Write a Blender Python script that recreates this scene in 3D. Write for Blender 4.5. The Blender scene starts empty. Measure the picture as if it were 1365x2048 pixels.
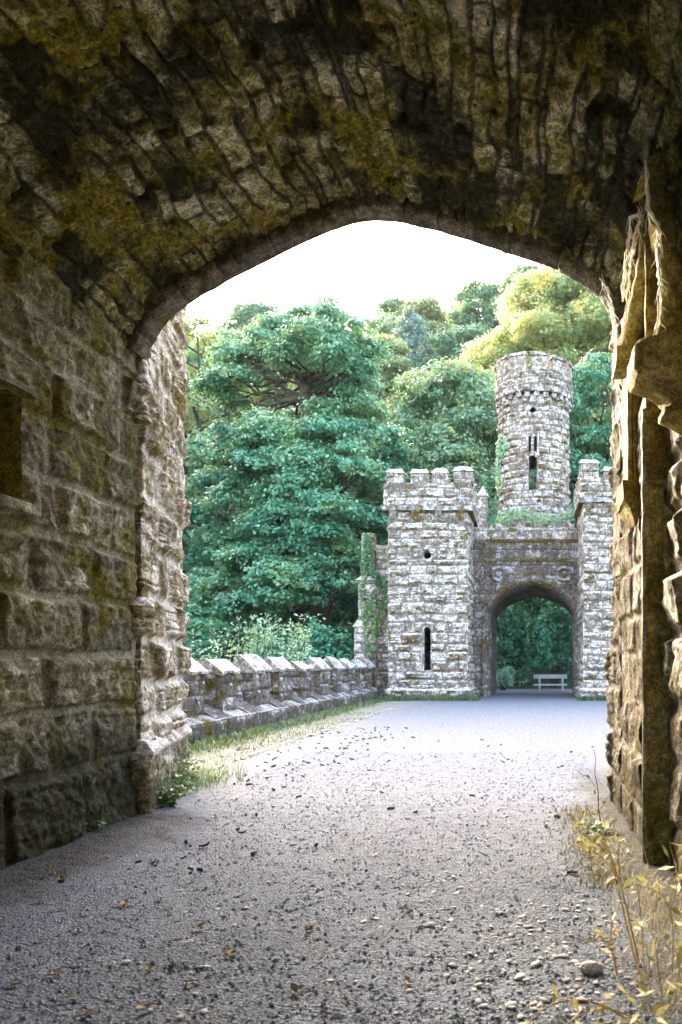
import bpy, math, random
import numpy as np
from mathutils import Vector

SC = bpy.context.scene
COL = SC.collection
FPX, VPU, VPV, CAMH = 1500.0, 1050.0, 1325.0, 1.3      # lens and principal point measured on the photograph
# ------------------------------------------------------------------ camera, sky, sun, exposure
cd = bpy.data.cameras.new("camera"); cam = bpy.data.objects.new("camera", cd); COL.objects.link(cam)
cam.location = (0, 0, CAMH); cam.rotation_euler = (math.radians(90), 0, 0)
cd.sensor_fit = 'VERTICAL'; cd.sensor_height = 36; cd.sensor_width = 24
cd.lens = 36 * FPX / 2048
cd.shift_x = (682.5 - VPU) / 2048; cd.shift_y = (VPV - 1024) / 2048
cd.clip_start = 0.05; cd.clip_end = 2000
cd.dof.use_dof = True; cd.dof.focus_distance = 13; cd.dof.aperture_fstop = 4.5
SC.camera = cam

SUN_EL, SUN_AZ = 24.0, -25.0          # azimuth measured from +Y towards +X
w = bpy.data.worlds.new("World"); SC.world = w; w.use_nodes = True
nt = w.node_tree; bg = nt.nodes['Background']
sky = nt.nodes.new('ShaderNodeTexSky'); sky.sky_type = 'NISHITA'; sky.sun_disc = False
sky.sun_elevation = math.radians(SUN_EL); sky.sun_rotation = math.radians(SUN_AZ)
sky.air_density = 0.85; sky.dust_density = 6.5; sky.ozone_density = 0.2
nt.links.new(sky.outputs[0], bg.inputs[0]); bg.inputs[1].default_value = 0.15
ld = bpy.data.lights.new("sun", 'SUN'); ld.energy = 2.0; ld.angle = math.radians(0.5); ld.color = (1, .9, .72)
sun = bpy.data.objects.new("sun", ld); COL.objects.link(sun)
se, sa = math.radians(SUN_EL), math.radians(SUN_AZ)
sdir = Vector((math.sin(sa) * math.cos(se), math.cos(sa) * math.cos(se), math.sin(se)))
sun.rotation_euler = sdir.to_track_quat('Z', 'Y').to_euler(); sun.location = (0, 60, 60)
vs = SC.view_settings
SC.display_settings.display_device = 'sRGB'
vs.view_transform = 'Standard'; vs.look = 'None'; vs.exposure = 3.85; vs.gamma = 1; vs.use_curve_mapping = False
SC.cycles.use_denoising = True
SC.cycles.max_bounces = 8; SC.cycles.diffuse_bounces = 5; SC.cycles.glossy_bounces = 2
SC.cycles.transmission_bounces = 3; SC.cycles.transparent_max_bounces = 4

# ------------------------------------------------------------------ helpers
def at(u, v, Y): return np.array([(u - VPU) / FPX * Y, Y, CAMH + (VPV - v) / FPX * Y])
def xat(u, Y): return (u - VPU) / FPX * Y
def zat(v, Y): return CAMH + (VPV - v) / FPX * Y

def _h(ix, iy, iz, seed):
    with np.errstate(over='ignore'):
        h = (ix.astype(np.int64) * 374761393 + iy.astype(np.int64) * 668265263 + iz.astype(np.int64) * 1274126177 + seed * 974634777) & 0xffffffff
        h = ((h ^ (h >> 13)) * 1274126177) & 0xffffffff
        h = (h ^ (h >> 16)) & 0xffffff
    return h / float(0xffffff) * 2 - 1
def vn(P, scale, seed=0):
    p = np.asarray(P, float) * scale
    f = np.floor(p); t = p - f; t = t * t * (3 - 2 * t); i = f.astype(np.int64)
    r = 0
    for a in (0, 1):
        wx = t[..., 0] if a else 1 - t[..., 0]
        for b in (0, 1):
            wy = t[..., 1] if b else 1 - t[..., 1]
            for c in (0, 1):
                wz = t[..., 2] if c else 1 - t[..., 2]
                r = r + wx * wy * wz * _h(i[..., 0] + a, i[..., 1] + b, i[..., 2] + c, seed)
    return r
def fbm(P, scale, octs=3, seed=0, gain=.5):
    r = 0; a = 1; n = 0
    for k in range(octs):
        r = r + a * vn(P, scale * 2 ** k, seed + 17 * k); n += a; a *= gain
    return r / n
def sstep(a, b, x):
    t = np.clip((x - a) / (b - a), 0, 1); return t * t * (3 - 2 * t)

class MB:
    """collects grids, boxes, tubes and leaves; build() links them as one mesh object"""
    def __init__(s): s.v = []; s.n = 0; s.fl = []; s.fs = []; s.tone = []; s.joint = []
    def raw(s, V, F, tone=0.0, joint=0.0):
        V = np.asarray(V, float).reshape(-1, 3); F = np.asarray(F, np.int64)
        s.v.append(V); s.fl.append((F + s.n).ravel()); s.fs.append(np.full(len(F), F.shape[1]))
        s.tone.append(np.broadcast_to(np.asarray(tone, float), (len(V),)) if np.ndim(tone) < 2 else tone.ravel())
        s.joint.append(np.broadcast_to(np.asarray(joint, float), (len(V),)) if np.ndim(joint) < 2 else joint.ravel())
        s.n += len(V)
    def grid(s, P, tone=0.0, joint=0.0, keep=None):
        nt_, ns_ = P.shape[:2]
        a = np.arange(nt_ * ns_).reshape(nt_, ns_)
        F = np.stack([a[:-1, :-1], a[:-1, 1:], a[1:, 1:], a[1:, :-1]], -1)
        F = F[keep] if keep is not None else F.reshape(-1, 4)
        s.raw(P.reshape(-1, 3), F, tone if np.ndim(tone) < 2 else tone.ravel(), joint if np.ndim(joint) < 2 else joint.ravel())
    def tube(s, pts, rad, n=7, cap=True):
        pts = np.asarray(pts, float); k = len(pts); rad = np.broadcast_to(np.asarray(rad, float), (k,))
        d = np.gradient(pts, axis=0); d /= np.linalg.norm(d, axis=1)[:, None] + 1e-9
        up = np.array([.31, .17, .93]); x = np.cross(d, up); x /= np.linalg.norm(x, axis=1)[:, None] + 1e-9; y = np.cross(d, x)
        th = np.linspace(0, 2 * math.pi, n, endpoint=False)
        V = pts[:, None] + rad[:, None, None] * (np.cos(th)[None, :, None] * x[:, None] + np.sin(th)[None, :, None] * y[:, None])
        a = np.arange(k * n).reshape(k, n); b = np.roll(a, -1, 1)
        s.raw(V.reshape(-1, 3), np.stack([a[:-1], a[1:], b[1:], b[:-1]], -1).reshape(-1, 4))
        if cap:
            m = s.n - k * n
            for r, o in ((0, 1), (k - 1, -1)):
                s.fl.append(m + r * n + np.arange(n)[::o]); s.fs.append(np.array([n]))
    def quadpatch(s, a, b, c, d, res=.06, amp=0.0, sc=4, seed=0, tone=0.0):
        """bilinear patch a-b-c-d (anticlockwise seen from outside) shaken by position noise so patches stay joined"""
        a, b, c, d = [np.asarray(q, float) for q in (a, b, c, d)]
        nu = max(1, int(math.ceil(max(np.linalg.norm(b - a), np.linalg.norm(c - d)) / res)))
        nv_ = max(1, int(math.ceil(max(np.linalg.norm(d - a), np.linalg.norm(c - b)) / res)))
        u = np.linspace(0, 1, nu + 1)[None, :, None]; v = np.linspace(0, 1, nv_ + 1)[:, None, None]
        P = a * (1 - u) * (1 - v) + b * u * (1 - v) + c * u * v + d * (1 - u) * v
        if amp: P = shake(P, amp, sc, seed)
        s.grid(P, tone=tone)
    def box(s, x0, x1, y0, y1, z0, z1, res=.08, amp=0.0, sc=5, seed=0, tone=0.0, taper=0.0):
        t = taper
        A = [(x0, y0, z0), (x1, y0, z0), (x1, y1, z0), (x0, y1, z0)]
        B = [(x0 + t, y0 + t, z1), (x1 - t, y0 + t, z1), (x1 - t, y1 - t, z1), (x0 + t, y1 - t, z1)]
        s.hexa(A, B, res, amp, sc, seed, tone)
    def hexa(s, A, B, res=.08, amp=0.0, sc=5, seed=0, tone=0.0):
        k = dict(res=res, amp=amp, sc=sc, seed=seed, tone=tone)
        for i in range(4):
            j = (i + 1) % 4; s.quadpatch(A[i], A[j], B[j], B[i], **k)
        s.quadpatch(B[0], B[1], B[2], B[3], **k); s.quadpatch(A[3], A[2], A[1], A[0], **k)
    def leaves(s, C, N, L, W, rng, tone=None, fold=.0):
        n = len(C); N = N / (np.linalg.norm(N, axis=1)[:, None] + 1e-9)
        r = rng.normal(size=(n, 3)); t = np.cross(N, r); t /= np.linalg.norm(t, axis=1)[:, None] + 1e-9; b = np.cross(N, t)
        L = np.broadcast_to(L, (n,))[:, None]; W = np.broadcast_to(W, (n,))[:, None]
        V = np.stack([C - t * L * .5, C + b * W * .5 + t * L * .05 + N * fold, C + t * L * .5, C - b * W * .5 + t * L * .05 + N * fold], 1)
        F = np.arange(n * 4).reshape(n, 4)
        if tone is None: tone = rng.uniform(-1, 1, n)
        s.raw(V.reshape(-1, 3), F, tone=np.repeat(tone, 4))
    def build(s, name, mat, parent=None, smooth=True):
        V = np.concatenate(s.v); fl = np.concatenate(s.fl).astype(np.int32); fs = np.concatenate(s.fs).astype(np.int32)
        me = bpy.data.meshes.new(name)
        me.vertices.add(len(V)); me.vertices.foreach_set('co', V.astype(np.float32).ravel())
        me.loops.add(len(fl)); me.loops.foreach_set('vertex_index', fl)
        me.polygons.add(len(fs)); st = np.concatenate([[0], np.cumsum(fs)[:-1]]).astype(np.int32)
        me.polygons.foreach_set('loop_start', st); me.polygons.foreach_set('loop_total', fs)
        me.polygons.foreach_set('use_smooth', np.full(len(fs), bool(smooth)))
        me.update(calc_edges=True)
        for nm, arr in (('tone', s.tone), ('joint', s.joint)):
            at_ = me.attributes.new(nm, 'FLOAT', 'POINT'); at_.data.foreach_set('value', np.concatenate(arr).astype(np.float32))
        me.materials.append(mat)
        o = bpy.data.objects.new(name, me); COL.objects.link(o)
        if parent: o.parent = parent
        return o

def shake(P, amp, sc, seed):
    return P + amp * np.stack([fbm(P, sc, 3, seed + 3), fbm(P, sc, 3, seed + 5), fbm(P, sc, 3, seed + 9)], -1)

def tag(o, label=None, cat=None, group=None, kind=None):
    if label: o['label'] = label
    if cat: o['category'] = cat
    if group: o['group'] = group
    if kind: o['kind'] = kind
    return o
def thing(name, loc, label, cat, group=None):
    o = bpy.data.objects.new(name, None); o.empty_display_size = .3; COL.objects.link(o)
    o.location = (0, 0, 0) if loc is None else loc
    return tag(o, label, cat, group)
def dup(root, loc=None, rotz=None, scale=None, label=None, group=None):
    def rec(o, par):
        c = o.copy(); COL.objects.link(c); c.parent = par
        for ch in o.children: rec(ch, c)
        return c
    c = rec(root, None)
    if loc is not None: c.location = loc
    if rotz is not None: c.rotation_euler = (0, 0, rotz)
    if scale is not None: c.scale = scale
    if label: c['label'] = label
    if group: c['group'] = group
    return c

# ---- masonry: a block pattern laid on any surface grid, in true relief
def bounds(a, b, lo, hi, rng):
    r = [a]
    while r[-1] < b: r.append(r[-1] + rng.uniform(lo, hi))
    return np.array(r)
def masonry(S, T, P, rng, row=(.26, .36), ln=(.35, .8), jw=.012, jb=.045, bulge=.03, off=.02, rough=.02, rsc=6, tilt=.02,
            strata=0.0, warp=0.0, seed=0, rows=None):
    if warp:
        Q = np.stack([S, T, 0 * S], -1)
        S = S + warp * fbm(Q, 2.2, 3, seed + 41); T = T + warp * fbm(Q, 2.2, 3, seed + 77)
    rows = bounds(T.min() - .01, T.max() + .01, row[0], row[1], rng) if rows is None else np.asarray(rows)
    ri = np.clip(np.searchsorted(rows, T, 'right') - 1, 0, len(rows) - 2)
    de = np.zeros_like(S); ls = np.zeros_like(S); r1 = np.zeros_like(S); r2 = np.zeros_like(S); r3 = np.zeros_like(S); r4 = np.zeros_like(S)
    lt = (T - rows[ri]) / (rows[ri + 1] - rows[ri]); dt = np.minimum(T - rows[ri], rows[ri + 1] - T)
    for r in range(len(rows) - 1):
        m = ri == r
        if not m.any(): continue
        bs = bounds(S.min() - rng.uniform(0, ln[1]) - .05, S.max() + .05, ln[0], ln[1], rng)
        s = S[m]; bi = np.clip(np.searchsorted(bs, s, 'right') - 1, 0, len(bs) - 2)
        ls[m] = (s - bs[bi]) / (bs[bi + 1] - bs[bi]); de[m] = np.minimum(s - bs[bi], bs[bi + 1] - s)
        k = len(bs); R = rng.uniform(-1, 1, (4, k)); r1[m], r2[m], r3[m], r4[m] = R[0][bi], R[1][bi], R[2][bi], R[3][bi]
    de = np.minimum(de, dt)
    wob = .35 * jb * fbm(P, 14, 2, seed + 5)
    m = sstep(0, jb, de - jw * .5 + wob)
    d = m * (bulge * (.7 + .5 * r1) + off * r2 + tilt * ((ls - .5) * r4 + (lt - .5) * r1)) + (.25 + .75 * m) * rough * fbm(P, rsc, 4, seed + 11, .6)
    if strata:
        q = np.stack([S * 1.3 + r2 * 9, T * 22, r1 * 30], -1)
        d = d + m * strata * np.clip(.55 + .9 * r4, 0, 1.2) * (fbm(q, 1.0, 2, seed + 23) - .9 * np.exp(-(np.abs(((T * 11 + .5 * r1 + .25 * vn(q, .8, seed)) % 1) - .5) / .07) ** 2))
    return d, r3, 1 - m
def surf(mb, S1, T1, fn, rng, fade=(1, 1, 1, 1), fw=.05, hole=None, flat=False, **kw):
    """fn(S,T)->P; relief pushed along the surface normal (cross of d/dS and d/dT)"""
    S, T = np.meshgrid(np.asarray(S1, float), np.asarray(T1, float)); P = fn(S, T)
    ds = np.gradient(P, axis=1); dt = np.gradient(P, axis=0); N = np.cross(ds, dt); N /= np.linalg.norm(N, axis=2)[..., None] + 1e-12
    d, tone, joint = masonry(S, T, P, rng, **kw)
    f = np.ones_like(S)
    if fade[0]: f *= sstep(0, fw, S - S.min())
    if fade[1]: f *= sstep(0, fw, S.max() - S)
    if fade[2]: f *= sstep(0, fw, T - T.min())
    if fade[3]: f *= sstep(0, fw, T.max() - T)
    P = P + N * (d * f)[..., None]
    keep = None
    if hole is not None:
        Sc = (S[:-1, :-1] + S[1:, 1:]) / 2; Tc = (T[:-1, :-1] + T[1:, 1:]) / 2; keep = ~hole(Sc, Tc)
    mb.grid(P, tone, joint, keep)
def ls_(a, b, st): return np.linspace(a, b, max(2, int(abs(b - a) / st) + 1))
def wallfaces(mb, x0, x1, y0, y1, z0, z1, rng, res=(.035, .05, .12, .12), hole=None, **kw):
    """four masonry faces of a rectangular block: -Y, +X, -X, +Y"""
    zf = lambda r: ls_(z0, z1, r)
    surf(mb, ls_(x0, x1, res[0]), zf(res[0]), lambda S, T: np.stack([S, 0 * S + y0, T], -1), rng, fade=(1, 1, 0, 0), hole=hole, **kw)
    surf(mb, ls_(y0, y1, res[1]), zf(res[1]), lambda S, T: np.stack([0 * S + x1, S, T], -1), rng, fade=(1, 1, 0, 0), **kw)
    surf(mb, ls_(-y1, -y0, res[2]), zf(res[2]), lambda S, T: np.stack([0 * S + x0, -S, T], -1), rng, fade=(1, 1, 0, 0), **kw)
    surf(mb, ls_(-x1, -x0, res[3]), zf(res[3]), lambda S, T: np.stack([-S, 0 * S + y1, T], -1), rng, fade=(1, 1, 0, 0), **kw)

# ------------------------------------------------------------------ materials
class NT:
    def __init__(s, name):
        s.m = bpy.data.materials.new(name); s.m.use_nodes = True; s.t = s.m.node_tree; s.t.nodes.clear()
        s.out = s.t.nodes.new('ShaderNodeOutputMaterial')
        s.geo = s.t.nodes.new('ShaderNodeNewGeometry'); tc = s.t.nodes.new('ShaderNodeTexCoord'); s.co = tc.outputs['Object']
    def set(s, sock, v):
        if hasattr(v, 'node'): s.t.links.new(v, sock)
        elif isinstance(v, (tuple, list)) and len(v) == 3 and sock.type == 'RGBA': sock.default_value = (*v, 1)
        else: sock.default_value = v
    def math(s, op, a, b=0.0, c=0.0):
        n = s.t.nodes.new('ShaderNodeMath'); n.operation = op
        s.set(n.inputs[0], a); s.set(n.inputs[1], b)
        if op in ('MULTIPLY_ADD', 'SMOOTH_MIN'): s.set(n.inputs[2], c)
        return n.outputs[0]
    def add(s, a, b): return s.math('ADD', a, b)
    def mul(s, a, b): return s.math('MULTIPLY', a, b)
    def noise(s, scale, detail=6, rough=.6, co=None, dist=0.0):
        n = s.t.nodes.new('ShaderNodeTexNoise'); s.t.links.new(co or s.co, n.inputs['Vector'])
        n.inputs['Scale'].default_value = scale; n.inputs['Detail'].default_value = detail
        n.inputs['Roughness'].default_value = rough; n.inputs['Distortion'].default_value = dist
        return n.outputs['Fac']
    def voro(s, scale, co=None, feature='F1', out='Distance'):
        n = s.t.nodes.new('ShaderNodeTexVoronoi'); n.feature = feature; s.t.links.new(co or s.co, n.inputs['Vector'])
        n.inputs['Scale'].default_value = scale; return n.outputs[out]
    def scaled(s, v):
        n = s.t.nodes.new('ShaderNodeMapping'); s.t.links.new(s.co, n.inputs['Vector']); n.inputs['Scale'].default_value = v; return n.outputs[0]
    def ramp(s, x, a, b, lo=0.0, hi=1.0):
        n = s.t.nodes.new('ShaderNodeMapRange'); n.interpolation_type = 'SMOOTHSTEP'
        s.set(n.inputs[0], x); n.inputs[1].default_value = a; n.inputs[2].default_value = b; n.inputs[3].default_value = lo; n.inputs[4].default_value = hi
        return n.outputs[0]
    def mix(s, f, a, b):
        n = s.t.nodes.new('ShaderNodeMix'); n.data_type = 'RGBA'; s.set(n.inputs[0], f); s.set(n.inputs[6], a); s.set(n.inputs[7], b); return n.outputs[2]
    def bright(s, c, f):
        n = s.t.nodes.new('ShaderNodeMix'); n.data_type = 'RGBA'; n.blend_type = 'MULTIPLY'; n.inputs[0].default_value = 1
        s.set(n.inputs[6], c); cb = s.t.nodes.new('ShaderNodeCombineColor')
        for i in range(3): s.set(cb.inputs[i], f)
        s.t.links.new(cb.outputs[0], n.inputs[7]); return n.outputs[2]
    def attr(s, name):
        n = s.t.nodes.new('ShaderNodeAttribute'); n.attribute_name = name; return n.outputs['Fac']
    def sep(s, v):
        n = s.t.nodes.new('ShaderNodeSeparateXYZ'); s.t.links.new(v, n.inputs[0]); return n.outputs
    def bump(s, h, strength=.5, dist=.02):
        n = s.t.nodes.new('ShaderNodeBump'); n.inputs['Strength'].default_value = strength; n.inputs['Distance'].default_value = dist
        s.t.links.new(h, n.inputs['Height']); return n.outputs[0]
    def principled(s, col, rough=.85, normal=None, spec=.3):
        p = s.t.nodes.new('ShaderNodeBsdfPrincipled'); s.set(p.inputs['Base Color'], col); s.set(p.inputs['Roughness'], rough)
        p.inputs['Specular IOR Level'].default_value = spec
        if normal is not None: s.t.links.new(normal, p.inputs['Normal'])
        s.t.links.new(p.outputs[0], s.out.inputs[0]); return p

def stone(name, base, dark, light, moss, lich=(.52, .60), lsc=5.0, upk=.12, mossr=(.55, .66), msc=3.0, mdown=.15, mortar=None,
          foot=None, footh=(.2, .9), footcol=(.03, .032, .012), tonek=.25, fine=55, bump=.6, bdist=.012, speck=True, patch=None, jr=(.62, .95, .8), grain=.5):
    n = NT(name); N = n.sep(n.geo.outputs['True Normal']); tone = n.attr('tone'); joint = n.attr('joint')
    f1 = n.noise(fine, 5, .7); f2 = n.noise(lsc * 2.6, 7, .7)
    col = n.mix(n.ramp(f2, .36, .64), dark, base)
    col = n.bright(col, n.math('MULTIPLY_ADD', tone, tonek, 1.0))
    l0 = n.noise(lsc, 9, .68, dist=.4)
    l = n.add(n.add(l0, n.mul(N[2], upk)), n.math('MULTIPLY_ADD', f1, .16, -.08)); l = n.add(l, n.mul(tone, .035))
    lm = n.ramp(l, *lich)
    lcol = n.mix(n.ramp(n.noise(lsc * 5, 6, .7), .4, .62), tuple(.7 * c for c in light), light)
    col = n.mix(lm, col, lcol)
    if mortar: col = n.mix(n.mul(n.ramp(joint, jr[0], jr[1]), jr[2]), col, mortar)
    mz = n.add(n.noise(msc, 8, .66), n.mul(N[2], -mdown)); mz = n.add(mz, n.math('MULTIPLY_ADD', n.noise(fine * .6, 4, .7), .14, -.07))
    col = n.mix(n.ramp(mz, *mossr), col, n.mix(n.ramp(n.noise(28, 5, .7), .35, .65), tuple(.45 * c for c in moss), moss))
    if patch: col = n.mix(n.mul(n.ramp(n.add(n.noise(patch[0], 7, .65), n.math('MULTIPLY_ADD', tone, -.05, 0.0)), patch[1], patch[2]), patch[4]), col, patch[3])
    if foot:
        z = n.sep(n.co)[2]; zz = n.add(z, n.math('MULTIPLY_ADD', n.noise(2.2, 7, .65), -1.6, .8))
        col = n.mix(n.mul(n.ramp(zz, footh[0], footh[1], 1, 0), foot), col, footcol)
    if speck: col = n.mix(n.ramp(n.noise(lsc * 9, 3, .6), .63, .70), col, tuple(.3 * c for c in dark))
    g_ = n.noise(fine * 1.15, 3, .8); col = n.bright(col, n.ramp(g_, .36, .64, 1 - grain, 1 + grain)); g3 = n.noise(fine * .3, 4, .75); col = n.bright(col, n.ramp(g3, .34, .66, 1 - .7 * grain, 1 + .7 * grain))
    h = n.add(f1, n.mul(f2, .8)); h = n.add(h, n.mul(g3, 1.2)); n.principled(col, .9, n.bump(h, bump, bdist), .2)
    return n.m

M_gate = stone('lichened_gate_stone', (.37, .30, .235), (.21, .163, .122), (.80, .72, .625), (.20, .135, .03), lich=(.455, .59), lsc=4.2, upk=.15,
               mossr=(.57, .66), msc=2.6, mdown=.22, mortar=(.17, .138, .11), fine=26, bump=.8, bdist=.03, foot=.5, footh=(-.3, .5))
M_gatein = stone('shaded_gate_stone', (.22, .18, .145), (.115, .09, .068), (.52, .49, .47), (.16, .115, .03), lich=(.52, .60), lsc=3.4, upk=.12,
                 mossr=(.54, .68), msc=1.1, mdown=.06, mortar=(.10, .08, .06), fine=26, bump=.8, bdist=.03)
M_trim = stone('weathered_trim_stone', (.29, .245, .21), (.16, .13, .105), (.58, .555, .54), (.22, .14, .03), lich=(.47, .55), lsc=4.5, upk=.2,
               mossr=(.55, .64), msc=3, mdown=.3, fine=30, bump=.6, bdist=.02)
M_par = stone('parapet_stone', (.21, .172, .145), (.085, .068, .055), (.54, .51, .48), (.13, .095, .022), lich=(.54, .66), lsc=4.0, upk=.16,
              mossr=(.52, .62), msc=2.6, mdown=.05, mortar=(.06, .05, .035), fine=30, bump=.7, bdist=.02, foot=.5, footh=(-.1, .5))
M_cope = stone('pale_coping_stone', (.34, .29, .25), (.17, .135, .115), (.68, .64, .59), (.16, .125, .03), lich=(.50, .63), lsc=4.5, upk=.15,
               mossr=(.54, .64), msc=3.0, mdown=.1, fine=34, bump=.6, bdist=.02)
M_sill = stone('smooth_sill_stone', (.14, .128, .115), (.07, .062, .052), (.30, .28, .265), (.10, .085, .02), lich=(.56, .68), lsc=4.0, upk=.05, mossr=(.60, .70), msc=2.0, mdown=0, fine=30, bump=.5, bdist=.012)
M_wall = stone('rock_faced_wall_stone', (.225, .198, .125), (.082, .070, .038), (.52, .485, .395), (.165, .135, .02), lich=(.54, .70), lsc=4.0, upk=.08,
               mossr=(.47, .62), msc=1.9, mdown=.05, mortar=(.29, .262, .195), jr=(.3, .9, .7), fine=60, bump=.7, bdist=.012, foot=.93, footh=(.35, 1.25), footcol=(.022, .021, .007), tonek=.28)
M_vault = stone('mossy_vault_rubble', (.27, .24, .105), (.078, .067, .02), (.54, .505, .35), (.235, .195, .017), lich=(.54, .66), lsc=2.6, upk=-.05,
                mossr=(.48, .62), msc=1.9, mdown=.0, mortar=(.014, .012, .004), jr=(.4, 1.0, .85), fine=45, bump=1.0, bdist=.02, tonek=.35, patch=(1.7, .45, .58, (.015, .015, .004), .92))
M_ring = stone('arch_ring_stone', (.155, .138, .105), (.075, .064, .045), (.30, .28, .245), (.10, .085, .018), lich=(.56, .68), lsc=4, upk=.0,
               mossr=(.52, .66), msc=2, mdown=.0, mortar=(.05, .04, .022), fine=50, bump=.7, bdist=.012)
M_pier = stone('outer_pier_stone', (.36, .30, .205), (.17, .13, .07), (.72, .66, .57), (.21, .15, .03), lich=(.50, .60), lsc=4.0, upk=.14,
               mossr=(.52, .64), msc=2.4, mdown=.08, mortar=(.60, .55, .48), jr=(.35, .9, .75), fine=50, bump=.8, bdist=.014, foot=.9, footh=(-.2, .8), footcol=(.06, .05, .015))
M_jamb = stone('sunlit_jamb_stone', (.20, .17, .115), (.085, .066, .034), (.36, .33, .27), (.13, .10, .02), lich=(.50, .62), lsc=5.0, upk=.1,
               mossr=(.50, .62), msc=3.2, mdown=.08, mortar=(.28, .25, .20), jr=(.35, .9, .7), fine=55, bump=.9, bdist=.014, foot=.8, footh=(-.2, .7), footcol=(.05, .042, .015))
M_gold = stone('ochre_mossed_stone', (.44, .36, .14), (.22, .17, .045), (.70, .64, .46), (.30, .235, .04), lich=(.58, .72), lsc=6.0, upk=.05,
               mossr=(.44, .6), msc=3.5, mdown=.0, mortar=(.5, .42, .28), fine=70, bump=.8, bdist=.012, speck=False, patch=(2.6, .5, .64, (.07, .045, .008), .7))

def simple(name, c1, c2, scale=12, rough=.85, bump=.3, spec=.3):
    n = NT(name); f = n.noise(scale, 6, .65); t = n.attr('tone')
    col = n.bright(n.mix(n.ramp(f, .35, .65), c1, c2), n.math('MULTIPLY_ADD', t, .25, 1.0))
    n.principled(col, rough, n.bump(f, bump, .01), spec); return n.m
def leafmat(name, a, b, c, trans=.35, rough=.42, spec=.5, vary=.0, hue=.75, tcol=(.30, .28, .03)):
    """a dark, b mid, c pale leaf colours picked per leaf"""
    n = NT(name); t = n.attr('tone')
    big = n.noise(.35, 3, .5)
    x = n.add(t, n.math('MULTIPLY_ADD', big, 1.6, -.8))
    col = n.mix(n.ramp(x, -.9, .1), a, b); col = n.mix(n.ramp(x, .25, 1.05), col, c)
    if hue: col = n.mix(n.mul(n.ramp(n.noise(.55, 5, .6), .46, .66), hue), col, n.mix(n.ramp(t, -.8, .9), tuple(q * w_ for q, w_ in zip(b, (1.5, .95, .5))), tuple(q * w_ for q, w_ in zip(c, (1.25, 1.0, .62)))))
    if vary:
        oi = n.t.nodes.new('ShaderNodeObjectInfo')
        col = n.mix(n.mul(n.ramp(oi.outputs['Random'], .3, 1.0), vary), col, (.40, .42, .15))
    p = n.principled(col, rough, None, spec)
    tr = n.t.nodes.new('ShaderNodeBsdfTranslucent'); n.set(tr.inputs[0], n.mix(.4, col, tcol))
    mx = n.t.nodes.new('ShaderNodeMixShader'); mx.inputs[0].default_value = trans
    n.t.links.new(p.outputs[0], mx.inputs[1]); n.t.links.new(tr.outputs[0], mx.inputs[2]); n.t.links.new(mx.outputs[0], n.out.inputs[0])
    return n.m
L_big = leafmat('sycamore_leaves', (.03, .15, .085), (.115, .37, .21), (.38, .62, .38), trans=.28, rough=.38, hue=.5)
L_hill = leafmat('hill_wood_leaves', (.07, .22, .125), (.18, .39, .22), (.38, .58, .36), trans=.35, vary=.75)
L_blue = leafmat('blue_conifer_needles', (.12, .24, .19), (.22, .36, .30), (.36, .48, .43), trans=.2)
L_yel = leafmat('sun_tinted_leaves', (.14, .31, .13), (.38, .50, .20), (.82, .80, .46), trans=.45, tcol=(.9, .80, .25))  # yellow of the sunlight painted into the leaf colours
L_sage = leafmat('pale_sage_leaves', (.13, .28, .16), (.27, .46, .27), (.48, .65, .42), trans=.35)
L_dark = leafmat('dark_shrub_leaves', (.03, .15, .085), (.08, .32, .18), (.27, .55, .36), trans=.25)
L_pale = leafmat('pale_shrub_leaves', (.12, .32, .19), (.28, .52, .33), (.55, .74, .52), trans=.3)
L_ivy = leafmat('ivy_leaves', (.035, .13, .06), (.12, .28, .12), (.46, .50, .26), trans=.2)
L_grass = leafmat('verge_grass', (.04, .12, .05), (.09, .22, .09), (.24, .30, .12), trans=.3)
L_gold = leafmat('golden_weed', (.34, .28, .12), (.52, .43, .22), (.72, .64, .42), trans=.3)
L_goldleaf = leafmat('pale_weed_leaves', (.26, .28, .10), (.50, .44, .21), (.76, .71, .55), trans=.3)
L_dry = leafmat('dry_moss_grass', (.07, .075, .02), (.14, .14, .04), (.30, .26, .09), trans=.2)
M_bark = simple('bark', (.045, .035, .022), (.11, .085, .055), 6)
M_root = simple('lit_edge_root', (.80, .74, .63), (.92, .88, .80), 20, .8, .4)
M_bench = simple('weathered_bench_timber', (.28, .30, .27), (.44, .46, .42), 9, .8, .3)
M_dead = simple('dead_leaf', (.03, .022, .015), (.09, .062, .035), 14, .7)
M_deadpale = simple('pale_dead_leaf', (.32, .26, .19), (.50, .43, .34), 14, .7)
M_deadyel = simple('yellow_dead_leaf', (.24, .15, .03), (.40, .27, .06), 14, .7)
M_pebble = simple('road_pebble', (.26, .26, .275), (.52, .52, .54), 9, .85)
M_soil = simple('hill_soil', (.025, .05, .03), (.05, .085, .05), .6, .95)
M_kerb = simple('kerb_stone', (.30, .285, .24), (.42, .40, .345), 8, .9)
M_inside = simple('dark_interior_stone', (.10, .08, .065), (.16, .13, .10), 4, .95)

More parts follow.
